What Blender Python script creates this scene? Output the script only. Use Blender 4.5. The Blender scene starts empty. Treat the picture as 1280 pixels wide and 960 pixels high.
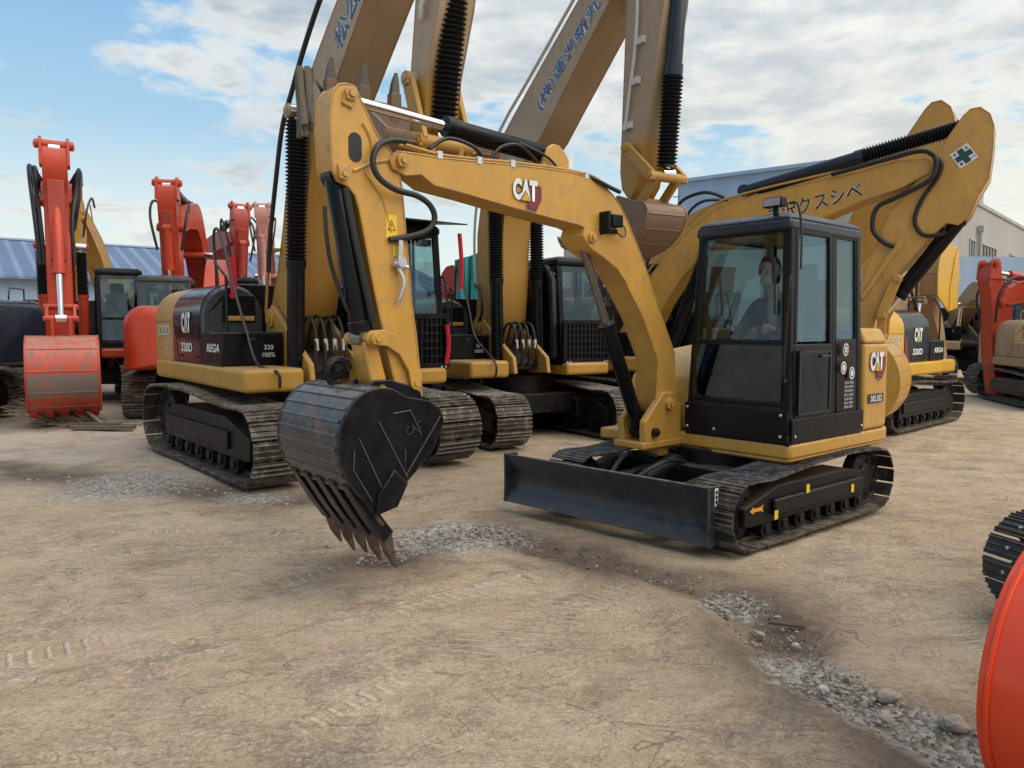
import bpy, bmesh, math, random
from mathutils import Vector, Matrix, noise
R = math.radians
random.seed(7)
S = bpy.context.scene
COL = S.collection

# ------------------------------------------------------------------ materials
def newmat(name):
    m = bpy.data.materials.new(name); m.use_nodes = True
    nt = m.node_tree
    return m, nt, nt.nodes['Principled BSDF']

def lnk(nt, a, b): nt.links.new(a, b)

def nnoise(nt, scale, detail=5, rough=.55, vec=None, dist=0.):
    n = nt.nodes.new('ShaderNodeTexNoise'); n.inputs['Scale'].default_value = scale
    n.inputs['Detail'].default_value = detail; n.inputs['Roughness'].default_value = rough
    n.inputs['Distortion'].default_value = dist
    if vec is not None: lnk(nt, vec, n.inputs['Vector'])
    return n

def mrange(nt, src, a, b, c=0., d=1.):
    n = nt.nodes.new('ShaderNodeMapRange')
    for k, v in zip((1, 2, 3, 4), (a, b, c, d)): n.inputs[k].default_value = v
    lnk(nt, src, n.inputs[0]); return n.outputs[0]

def cmix(nt, fac, a, b, mode='MIX'):
    n = nt.nodes.new('ShaderNodeMix'); n.data_type = 'RGBA'; n.blend_type = mode
    for s, v in ((n.inputs[0], fac), (n.inputs[6], a), (n.inputs[7], b)):
        if isinstance(v, (int, float)): s.default_value = v
        elif isinstance(v, (tuple, list)): s.default_value = tuple(v) + ((1.,) if len(v) == 3 else ())
        else: lnk(nt, v, s)
    return n.outputs[2]

def math_n(nt, op, a, b=None, c=None, clamp=False):
    n = nt.nodes.new('ShaderNodeMath'); n.operation = op; n.use_clamp = clamp
    for i, v in enumerate((a, b, c)):
        if v is None: continue
        if isinstance(v, (int, float)): n.inputs[i].default_value = v
        else: lnk(nt, v, n.inputs[i])
    return n.outputs[0]

def paint(name, col, rough=.42, dirt=(.30, .23, .15), dirt_amt=.35, wear=None, wear_amt=.0, metal=0., spec=.45, low=None, bump=.0, scale=1., edge=None):
    """coated metal with faded patches, dust and (optionally) chipped wear"""
    m, nt, b = newmat(name)
    geo = nt.nodes.new('ShaderNodeNewGeometry')
    P = geo.outputs['Position']
    n1 = nnoise(nt, 1.7 * scale, 6, .6, P); n2 = nnoise(nt, 9 * scale, 7, .65, P, .6); n3 = nnoise(nt, 55 * scale, 4, .6, P)
    mp = nt.nodes.new('ShaderNodeMapping'); mp.inputs['Scale'].default_value = (1, 1, .13); lnk(nt, P, mp.inputs[0])
    n4 = nnoise(nt, 14 * scale, 5, .6, mp.outputs[0])
    c = cmix(nt, mrange(nt, n1.outputs[0], .35, .7), tuple(x * .86 for x in col), tuple(min(1, x * 1.08) for x in col))
    f = math_n(nt, 'MULTIPLY', mrange(nt, n2.outputs[0], .42, .75), dirt_amt)
    c = cmix(nt, f, c, dirt)
    f2 = math_n(nt, 'MULTIPLY', mrange(nt, n4.outputs[0], .5, .72), dirt_amt * .55)
    c = cmix(nt, f2, c, tuple(x * .55 for x in dirt))
    # dust lying on faces that look up
    sx = nt.nodes.new('ShaderNodeSeparateXYZ'); lnk(nt, geo.outputs['Normal'], sx.inputs[0])
    up = math_n(nt, 'MULTIPLY', mrange(nt, sx.outputs[2], .35, 1.), min(.75, dirt_amt * 1.3))
    up = math_n(nt, 'MULTIPLY', up, mrange(nt, n2.outputs[0], .25, .6))
    c = cmix(nt, up, c, (.36, .29, .21))
    if low:
        sp = nt.nodes.new('ShaderNodeSeparateXYZ'); lnk(nt, P, sp.inputs[0])
        h = math_n(nt, 'ADD', sp.outputs[2], math_n(nt, 'MULTIPLY', n2.outputs[0], .4))
        c = cmix(nt, math_n(nt, 'MULTIPLY', mrange(nt, h, low, low * .3), .55), c, (.27, .20, .13))
    if wear:
        w = math_n(nt, 'MULTIPLY', mrange(nt, n2.outputs[0], .56, .6), mrange(nt, n1.outputs[0], .45, .55))
        c = cmix(nt, math_n(nt, 'MULTIPLY', w, wear_amt), c, wear)
    if edge:   # rubbed edges
        bv = nt.nodes.new('ShaderNodeBevel'); bv.samples = 3; bv.inputs[0].default_value = .014
        dt = nt.nodes.new('ShaderNodeVectorMath'); dt.operation = 'DOT_PRODUCT'; lnk(nt, bv.outputs[0], dt.inputs[0]); lnk(nt, geo.outputs['Normal'], dt.inputs[1])
        em = math_n(nt, 'MULTIPLY', mrange(nt, dt.outputs['Value'], .985, .90), mrange(nt, n2.outputs[0], .38, .56))
        c = cmix(nt, math_n(nt, 'MULTIPLY', em, .8), c, edge)
    lnk(nt, c, b.inputs['Base Color'])
    lnk(nt, mrange(nt, n2.outputs[0], .3, .7, max(.08, rough - .1), min(1, rough + .18)), b.inputs['Roughness'])
    b.inputs['Metallic'].default_value = metal
    b.inputs['Specular IOR Level'].default_value = spec
    if bump:
        bm_ = nt.nodes.new('ShaderNodeBump'); bm_.inputs['Strength'].default_value = bump; bm_.inputs['Distance'].default_value = .01
        lnk(nt, n3.outputs[0], bm_.inputs['Height']); lnk(nt, bm_.outputs[0], b.inputs['Normal'])
    return m

def plain(name, col, rough=.5, metal=0., emit=None):
    m, nt, b = newmat(name)
    geo = nt.nodes.new('ShaderNodeNewGeometry')
    n = nnoise(nt, 14, 5, .6, geo.outputs['Position'])
    c = cmix(nt, n.outputs[0], tuple(x * .8 for x in col), tuple(min(1, x * 1.15) for x in col))
    lnk(nt, c, b.inputs['Base Color'])
    b.inputs['Roughness'].default_value = rough; b.inputs['Metallic'].default_value = metal
    return m

def glass(name, tint=(.62, .70, .72), refl=.12):
    m = bpy.data.materials.new(name); m.use_nodes = True; nt = m.node_tree; nt.nodes.clear()
    out = nt.nodes.new('ShaderNodeOutputMaterial'); mx = nt.nodes.new('ShaderNodeMixShader')
    tr = nt.nodes.new('ShaderNodeBsdfTransparent'); gl = nt.nodes.new('ShaderNodeBsdfGlossy')
    tr.inputs[0].default_value = tint + (1,); gl.inputs[0].default_value = (.7, .85, 1, 1); gl.inputs['Roughness'].default_value = .04
    lw = nt.nodes.new('ShaderNodeLayerWeight'); lw.inputs[0].default_value = .25
    geo = nt.nodes.new('ShaderNodeNewGeometry'); n = nnoise(nt, 3, 6, .7, geo.outputs['Position'], 1)
    f = math_n(nt, 'ADD', math_n(nt, 'MULTIPLY', lw.outputs[0], .35), mrange(nt, n.outputs[0], .4, .8, refl * .7, refl * 1.5))
    lnk(nt, math_n(nt, 'MINIMUM', f, .9), mx.inputs[0]); lnk(nt, tr.outputs[0], mx.inputs[1]); lnk(nt, gl.outputs[0], mx.inputs[2])
    lnk(nt, mx.outputs[0], out.inputs[0]); return m

YEL = paint('yellow machine paint', (.56, .30, .052), .36, dirt=(.31, .21, .11), dirt_amt=.34, edge=(.28, .18, .10), wear=(.24, .15, .08), wear_amt=.25)
YEL2 = paint('weathered yellow paint', (.50, .262, .040), .42, dirt=(.30, .20, .11), dirt_amt=.30, edge=(.26, .16, .08), wear=(.22, .14, .08), wear_amt=.3)
BRWN = paint('brown worn bucket paint', (.22, .135, .075), .5, dirt=(.16, .12, .09), dirt_amt=.5, wear=(.10, .08, .07), wear_amt=.5)
YELN = paint('bright yellow paint', (.66, .36, .025), .33, dirt_amt=.15)
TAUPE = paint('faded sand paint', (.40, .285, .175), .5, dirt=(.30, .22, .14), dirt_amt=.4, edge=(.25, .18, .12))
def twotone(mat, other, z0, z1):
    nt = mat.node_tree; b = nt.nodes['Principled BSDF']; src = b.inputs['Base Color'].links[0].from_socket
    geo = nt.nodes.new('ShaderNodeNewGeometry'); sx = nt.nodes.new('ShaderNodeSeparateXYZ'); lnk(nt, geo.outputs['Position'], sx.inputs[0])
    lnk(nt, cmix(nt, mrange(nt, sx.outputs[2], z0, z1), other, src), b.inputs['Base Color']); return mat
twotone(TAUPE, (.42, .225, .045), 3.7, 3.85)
def band(mat, other, z0, z1):
    nt = mat.node_tree; b = nt.nodes['Principled BSDF']; src = b.inputs['Base Color'].links[0].from_socket
    geo = nt.nodes.new('ShaderNodeNewGeometry'); sx = nt.nodes.new('ShaderNodeSeparateXYZ'); lnk(nt, geo.outputs['Position'], sx.inputs[0])
    n = nnoise(nt, 2.5, 6, .65, geo.outputs['Position']); z = math_n(nt, 'ADD', sx.outputs[2], math_n(nt, 'MULTIPLY', n.outputs[0], .12))
    m = math_n(nt, 'MULTIPLY', mrange(nt, z, z0, z0 + .05), mrange(nt, z, z1, z1 - .05)); m = math_n(nt, 'MULTIPLY', m, mrange(nt, n.outputs[0], .3, .55, .45, .95))
    lnk(nt, cmix(nt, m, src, other), b.inputs['Base Color']); return mat
TANP = paint('tan boom paint', (.36, .23, .11), .5, dirt_amt=.5)
BLK = paint('black machine paint', (.006, .0065, .009), .26, dirt=(.04, .036, .032), dirt_amt=.08, spec=.18, edge=(.045, .045, .045))
GLOSS = paint('glossy black cover', (.008, .0075, .008), .10, dirt=(.06, .05, .035), dirt_amt=.08, spec=.32)
NAVY = paint('dark blue grey paint', (.016, .024, .040), .25, dirt=(.07, .07, .07), dirt_amt=.10, spec=.4)
BLADE = paint('scraped blade steel', (.016, .021, .030), .33, dirt=(.09, .08, .07), dirt_amt=.4, low=.32, edge=(.10, .095, .09))
STEEL = paint('track shoe steel', (.028, .025, .022), .42, dirt=(.17, .13, .095), dirt_amt=.36, metal=.3, wear=(.36, .32, .27), wear_amt=.5, bump=.3, edge=(.24, .215, .185))
STEELN = paint('new black track shoe', (.02, .021, .024), .33, dirt=(.12, .1, .08), dirt_amt=.25, bump=.2)
STEELM = paint('mini track shoe', (.022, .021, .020), .38, dirt=(.16, .12, .09), dirt_amt=.4, metal=.3, wear=(.3, .26, .21), wear_amt=.4, bump=.3, edge=(.22, .20, .17))
HOODG = paint('dark grey hood', (.035, .042, .047), .22, dirt_amt=.1)
FRAME = paint('undercarriage black', (.008, .008, .009), .42, dirt=(.07, .055, .045), dirt_amt=.18, spec=.2)
BUCK = paint('bucket worn black', (.006, .007, .010), .3, dirt=(.05, .042, .036), dirt_amt=.12, spec=.22, edge=(.08, .07, .065))
BUCKS = paint('bucket shell steel', (.022, .027, .038), .27, dirt=(.14, .105, .08), dirt_amt=.6, wear=(.26, .075, .035), wear_amt=.6, metal=.2, edge=(.12, .11, .10))
TOOTH = paint('rusty tooth steel', (.055, .034, .024), .55, dirt=(.2, .13, .09), dirt_amt=.7, wear=(.25, .08, .03), wear_amt=.6, bump=.4)
DTOOTH = paint('grey tooth steel', (.12, .095, .08), .55, dirt=(.23, .19, .15), dirt_amt=.7, bump=.4)
RED = paint('orange red paint', (.48, .042, .010), .34, dirt=(.24, .08, .05), dirt_amt=.18, edge=(.30, .08, .05))
REDD = paint('dull red paint', (.40, .045, .028), .42, dirt=(.26, .13, .10), dirt_amt=.35)
REDS = paint('scraped red bucket', (.50, .06, .028), .4, dirt=(.22, .13, .10), dirt_amt=.7, wear=(.13, .11, .10), wear_amt=.9)
REDN = paint('new red paint', (.74, .055, .010), .25, dirt=(.4, .10, .06), dirt_amt=.12)
band(REDS, (.16, .135, .12), .55, .98)
ORANGE = paint('orange paint', (.72, .13, .02), .36, dirt_amt=.2)
PINK = paint('faded red paint', (.50, .22, .18), .5, dirt_amt=.4)
GREYC = paint('grey cab paint', (.045, .048, .055), .35, dirt_amt=.12)
TEAL = paint('teal cover', (.03, .24, .25), .55, dirt_amt=.3)
RUB = plain('black rubber', (.012, .012, .013), .45)
BOOT = plain('ribbed rubber boot', (.014, .015, .017), .42)
CHROME = plain('chromed rod', (.75, .75, .75), .12, 1.)
ROD = plain('dull rod', (.22, .21, .20), .3, .9)
FIT = plain('zinc fitting', (.55, .56, .58), .35, .7)
WHITE = plain('white marking', (.72, .72, .70), .5)
PALE = plain('pale grey marking', (.55, .54, .5), .5)
DKRED = plain('dark red marking', (.20, .018, .02), .45)
PINKR = plain('faded red marking', (.42, .08, .07), .45)
DKGREY = plain('dark grey marking', (.03, .03, .033), .5)
BLUEM = plain('blue outlined marking', (.03, .10, .24), .5)
GREENM = plain('dark green marking', (.008, .055, .045), .5)
BLKM = plain('black marking', (.01, .01, .01), .6)
WARN = plain('yellow warning sticker', (.80, .52, .02), .45)
ORM = plain('orange arrow sticker', (.75, .3, .03), .5)
SEATM = plain('seat fabric', (.025, .025, .028), .9)
GLS = glass('tinted glass'); GLSF = glass('clear cab glass', (.76, .84, .83), .05)
GLSD = glass('dark glass', (.30, .36, .42), .06)
LAMP = plain('lamp lens', (.30, .32, .33), .12)
RIBBON = plain('red ribbon cloth', (.55, .01, .03), .8)
SKIN = plain('skin', (.42, .24, .16), .6)
JACKET = plain('dark jacket cloth', (.022, .024, .028), .9)
SHIRT = plain('pale shirt cloth', (.30, .29, .26), .9)
TROUS = plain('dark trousers cloth', (.02, .021, .026), .9)
HAIR = plain('black hair', (.008, .008, .008), .6)

# ------------------------------------------------------------------ mesh helpers
class MB:
    def __init__(s): s.v = []; s.f = []; s.m = []; s.parts = []
    def add(s, vs, fs, mi=0):
        o = len(s.v); s.parts.append((o, len(s.f))); s.v += [tuple(v) for v in vs]; s.f += [tuple(i + o for i in f) for f in fs]; s.m += [mi] * len(fs); return s
    def prism(s, poly, y0, y1, mi=0):            # poly in (x,z)
        n = len(poly)
        vs = [(x, y0, z) for x, z in poly] + [(x, y1, z) for x, z in poly]
        fs = [tuple(range(n)), tuple(range(2 * n - 1, n - 1, -1))] + [(i, (i + 1) % n, n + (i + 1) % n, n + i) for i in range(n)]
        return s.add(vs, fs, mi)
    def zprism(s, poly, z0, z1, mi=0, top=None): # poly in (x,y); top = optional poly for z1
        n = len(poly); t = top or poly
        vs = [(x, y, z0) for x, y in poly] + [(x, y, z1) for x, y in t]
        fs = [tuple(range(n)), tuple(range(2 * n - 1, n - 1, -1))] + [(i, (i + 1) % n, n + (i + 1) % n, n + i) for i in range(n)]
        return s.add(vs, fs, mi)
    def xloft(s, secs, mi=0):                    # secs: [(x, [(y,z)...])]
        n = len(secs[0][1]); vs = [(x, y, z) for x, P in secs for y, z in P]; k = len(secs)
        fs = [tuple(range(n)), tuple(range(k * n - 1, (k - 1) * n - 1, -1))]
        for j in range(k - 1): fs += [(j * n + i, j * n + (i + 1) % n, (j + 1) * n + (i + 1) % n, (j + 1) * n + i) for i in range(n)]
        return s.add(vs, fs, mi)
    def box(s, x0, x1, y0, y1, z0, z1, mi=0): return s.zprism([(x0, y0), (x1, y0), (x1, y1), (x0, y1)], z0, z1, mi)
    def bar(s, a, b, w, h=None, up=(0, 0, 1), mi=0):
        a, b = Vector(a), Vector(b); d = (b - a).normalized(); up = Vector(up)
        if abs(d.dot(up)) > .97: up = Vector((1, 0, 0))
        sx = d.cross(up).normalized() * (w / 2); sz = sx.cross(d).normalized() * ((h or w) / 2)
        vs = [p + i * sx + j * sz for p in (a, b) for i, j in ((-1, -1), (1, -1), (1, 1), (-1, 1))]
        return s.add(vs, [(0, 1, 2, 3), (7, 6, 5, 4), (0, 4, 5, 1), (1, 5, 6, 2), (2, 6, 7, 3), (3, 7, 4, 0)], mi)
    def lathe(s, a, b, prof, n=16, mi=0, caps=True):   # prof: (t in metres or 0..1 if <=1 and rel, r)
        a, b = Vector(a), Vector(b); d = b - a; L = d.length; d.normalize()
        u = d.cross(Vector((0, 0, 1)) if abs(d.z) < .9 else Vector((1, 0, 0))).normalized(); w = d.cross(u)
        vs = []
        for t, r in prof:
            c = a + d * (t * L)
            for k in range(n):
                an = 2 * math.pi * k / n; vs.append(c + (u * math.cos(an) + w * math.sin(an)) * r)
        fs = []
        for i in range(len(prof) - 1):
            for k in range(n):
                fs.append((i * n + k, i * n + (k + 1) % n, (i + 1) * n + (k + 1) % n, (i + 1) * n + k))
        if caps: fs += [tuple(range(n - 1, -1, -1)), tuple((len(prof) - 1) * n + k for k in range(n))]
        return s.add(vs, fs, mi)
    def cyl(s, a, b, r, r1=None, n=16, mi=0): return s.lathe(a, b, [(0, r), (1, r if r1 is None else r1)], n, mi)
    def tube(s, pts, r, n=8, mi=0, sm=True):
        P = [Vector(p) for p in pts]
        if sm and len(P) > 2:
            Q = []
            for i in range(len(P) - 1):
                p0, p1, p2, p3 = P[max(i - 1, 0)], P[i], P[i + 1], P[min(i + 2, len(P) - 1)]
                for k in range(5):
                    t = k / 5
                    Q.append(.5 * ((2 * p1) + (p2 - p0) * t + (2 * p0 - 5 * p1 + 4 * p2 - p3) * t * t + (3 * p1 - p0 - 3 * p2 + p3) * t ** 3))
            P = Q + [P[-1]]
        vs = []; u = None
        for i, p in enumerate(P):
            d = (P[min(i + 1, len(P) - 1)] - P[max(i - 1, 0)]).normalized()
            if u is None: u = d.cross(Vector((0, 0, 1)) if abs(d.z) < .9 else Vector((1, 0, 0))).normalized()
            else: u = (u - d * u.dot(d)).normalized()
            w = d.cross(u)
            for k in range(n):
                an = 2 * math.pi * k / n; vs.append(p + (u * math.cos(an) + w * math.sin(an)) * r)
        m = len(P); fs = []
        for i in range(m - 1):
            for k in range(n): fs.append((i * n + k, i * n + (k + 1) % n, (i + 1) * n + (k + 1) % n, (i + 1) * n + k))
        fs += [tuple(range(n - 1, -1, -1)), tuple((m - 1) * n + k for k in range(n))]
        return s.add(vs, fs, mi)
    def xf(s, M):
        s.v = [tuple(M @ Vector(v)) for v in s.v]; return s
    def build(s, name, mat, parent=None, bevel=0, ang=35, seg=2):
        if name in ('hose', 'pipe', 'clamp', 'lock_plate', 'bracket', 'ear') and len(s.parts) > 1 and parent is not None:
            outs = []
            for a, (v0, f0) in enumerate(s.parts):
                v1, f1 = s.parts[a + 1] if a + 1 < len(s.parts) else (len(s.v), len(s.f))
                m = MB(); m.v = s.v[v0:v1]; m.f = [tuple(i - v0 for i in f) for f in s.f[f0:f1]]; m.m = s.m[f0:f1]; m.parts = [(0, 0)]
                outs.append(m.build(name, mat, parent, bevel, ang, seg))
            return outs[0]
        me = bpy.data.meshes.new(name); me.from_pydata(s.v, [], s.f)
        mats = mat if isinstance(mat, (list, tuple)) else [mat]
        for m in mats: me.materials.append(m)
        me.polygons.foreach_set('material_index', s.m)
        bm = bmesh.new(); bm.from_mesh(me); bmesh.ops.recalc_face_normals(bm, faces=bm.faces); bm.to_mesh(me); bm.free()
        me.polygons.foreach_set('use_smooth', [True] * len(me.polygons)); me.set_sharp_from_angle(angle=R(ang)); me.update()
        o = bpy.data.objects.new(name, me); COL.objects.link(o)
        if parent is not None: o.parent = parent
        if bevel:
            b = o.modifiers.new('bevel', 'BEVEL'); b.width = bevel; b.segments = seg; b.limit_method = 'ANGLE'; b.angle_limit = R(40); b.harden_normals = False
        return o

def tag(o, label=None, cat=None, group=None, kind=None):
    if label: o['label'] = label
    if cat: o['category'] = cat
    if group: o['group'] = group
    if kind: o['kind'] = kind
    return o

def empty(name, loc, rz=0, sc=1.):
    o = bpy.data.objects.new(name, None); COL.objects.link(o); o.location = loc; o.rotation_euler = (0, 0, R(rz)); o.scale = (sc,) * 3
    o.empty_display_size = .2; return o

def text(body, origin, xd, up, size, mat, parent, name='lettering', width=None, bold=.0, thick=.002, shear=0., outline=None, bold_o=.03):
    """flat lettering lying on a surface; origin is its centre"""
    def mk(off, th, mt, nm, lift):
        c = bpy.data.curves.new('t', 'FONT'); c.body = body; c.size = 1; c.offset = off; c.shear = shear; c.resolution_u = 3
        t = bpy.data.objects.new('t', c); COL.objects.link(t); bpy.context.view_layer.update()
        me = bpy.data.meshes.new_from_object(t.evaluated_get(bpy.context.evaluated_depsgraph_get()))
        bpy.data.objects.remove(t); bpy.data.curves.remove(c)
        X = Vector(xd).normalized(); U = Vector(up); U = (U - X * U.dot(X)).normalized(); N = X.cross(U)
        xs = [v.co.x for v in me.vertices]; ys = [v.co.y for v in me.vertices]
        cx, cy, w, h = (min(xs) + max(xs)) / 2, (min(ys) + max(ys)) / 2, max(xs) - min(xs), max(ys) - min(ys)
        sy = size / h; sx = (width / w) if width else sy
        for v in me.vertices:
            v.co = Vector(origin) + X * ((v.co.x - cx) * sx) + U * ((v.co.y - cy) * sy) + N * lift
        me.materials.clear(); me.materials.append(mt); me.name = nm
        for p in me.polygons: p.material_index = 0
        o = bpy.data.objects.new(nm, me); COL.objects.link(o); o.parent = parent
        return o
    if outline: mk(bold + bold_o, thick, outline, name, .0)
    return mk(bold, thick, mat, name, thick)

def flat(pts, mat, parent, name):   # flat polygon
    m = MB(); m.add(pts, [tuple(range(len(pts)))]); return m.build(name, mat, parent)

def frame_pts(o, xd, up, pts):
    X = Vector(xd).normalized(); U = Vector(up).normalized(); o = Vector(o)
    return [o + X * a + U * b for a, b in pts]

def cat_logo(parent, o, xd, up, h, hexed=True):
    """white CAT on dark with a yellow peak and a dark red six-sided frame"""
    X = Vector(xd).normalized(); U = Vector(up); U = (U - X * U.dot(X)).normalized(); N = X.cross(U); o = Vector(o)
    w = h * 1.6
    if hexed:
        hx_ = lambda k: [((.36 + (a - .36) * k) * w, (-.28 + (b + .28) * k) * h) for a, b in ((.06, -.92), (.42, -1.0), (.66, -.35), (.66, .25), (.45, .42), (.06, .38))]
        flat(frame_pts(o + N * .001, X, U, hx_(1)), PINKR, parent, 'emblem')
        flat(frame_pts(o + N * .002, X, U, hx_(.9)), DKGREY, parent, 'emblem')
        flat(frame_pts(o + N * .003, X, U, hx_(.78)), DKRED, parent, 'emblem')
    text('CAT', o + N * .004, X, U, h * 1.0, WHITE, parent, 'lettering', width=w * .95, bold=.055, outline=BLKM, bold_o=.05)
    flat(frame_pts(o + N * .011, X, U, [(-.21 * w, -.52 * h), (.21 * w, -.52 * h), (.0 * w, -.02 * h)]), BLKM, parent, 'emblem')
    flat(frame_pts(o + N * .012, X, U, [(-.17 * w, -.50 * h), (.17 * w, -.50 * h), (.0 * w, -.08 * h)]), YELN, parent, 'emblem')

def limb(pts, ws, n=26):
    """outline (x,z) around a smooth centre line"""
    P = [Vector((p[0], 0, p[1])) for p in pts]; out = []
    C = []; W = []
    for i in range(len(P) - 1):
        p0, p1, p2, p3 = P[max(i - 1, 0)], P[i], P[i + 1], P[min(i + 2, len(P) - 1)]
        for k in range(8):
            t = k / 8
            C.append(.5 * ((2 * p1) + (p2 - p0) * t + (2 * p0 - 5 * p1 + 4 * p2 - p3) * t * t + (3 * p1 - p0 - 3 * p2 + p3) * t ** 3)); W.append(ws[i] * (1 - t) + ws[i + 1] * t)
    C.append(P[-1]); W.append(ws[-1])
    a = []; b = []
    for i, c in enumerate(C):
        d = (C[min(i + 1, len(C) - 1)] - C[max(i - 1, 0)]).normalized(); nrm = Vector((-d.z, 0, d.x))
        p = c + nrm * W[i] / 2; q = c - nrm * W[i] / 2; a.append((p.x, p.z)); b.append((q.x, q.z))
    d = (C[-1] - C[-2]).normalized(); e = C[-1] + d * ws[-1] * .5
    d0 = (C[0] - C[1]).normalized(); s0 = C[0] + d0 * ws[0] * .4
    return a + [(e.x, e.z)] + b[::-1] + [(s0.x, s0.z)]

# ------------------------------------------------------------------ machine parts
def boxbeam(outline, y0, y1, name, mat, parent, bead=True, bev=.012):
    m = MB(); m.prism(outline, y0, y1)
    o = m.build(name, mat, parent, bevel=bev)
    if bead:   # weld beads a touch proud of each side plate edge
        b = MB(); n = len(outline)
        for y in (y0 + .002, y1 - .002):
            b.tube([(x, y, z) for x, z in outline] + [(outline[0][0], y, outline[0][1])], .007, 5, sm=False)
        b.build('weld_seam', mat, o)
    return o

def pin(parent, x, z, y0, y1, r, mat, name='pin'):
    m = MB(); m.lathe((x, y0 - .025, z), (x, y1 + .025, z), [(0, r * .9), (.01, r), (.99, r), (1, r * .9)], 18)
    for s, y in ((-1, y0), (1, y1)):
        m.cyl((x, y + s * .02, z), (x, y + s * .04, z), r * .55, n=12)
        m.cyl((x + r * .7, y + s * .01, z - r * .7), (x + r * .7, y + s * .035, z - r * .7), r * .22, n=8)
    return m.build(name, mat, parent, ang=30)

def cylinder(parent, a, b, r, frac=.6, mat=None, rodmat=None, boot=None, name='hydraulic_cylinder'):
    """barrel from a, rod into b; boot = length fraction of ribbed gaiter"""
    mat = mat or BLK; a, b = Vector(a), Vector(b); c = a.lerp(b, frac)
    m = MB(); d = (b - a).normalized()
    m.lathe(a, c, [(0, r * .8), (.02, r), (.93, r), (.935, r * 1.14), (1, r * 1.14)], 20)
    side = Vector((0, 1, 0))
    m.cyl(a - side * r * .95, a + side * r * .95, r * 1.0, n=14)
    m.tube([a + d * r * 2 + side.cross(d) * r * 1.15, c - d * r * 1.2 + side.cross(d) * r * 1.15], r * .16, 6, sm=False)
    o = m.build(name, mat, parent)
    rm = MB(); rm.cyl(c, b, r * .55, n=16); rm.cyl(b - side * r * .9, b + side * r * .9, r * .85, n=14)
    rm.build('rod', rodmat or CHROME, o)
    if boot:
        e = c.lerp(b, boot); nr = max(8, int((e - c).length / (r * .42))); pr = []
        for i in range(nr):
            pr += [(i / nr, r * .86), ((i + .5) / nr, r * 1.28)]
        pr.append((1, r * .8))
        bm_ = MB(); bm_.lathe(c, e, pr, 18); bm_.build('rubber_boot', BOOT, o, ang=80)
    return o

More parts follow.
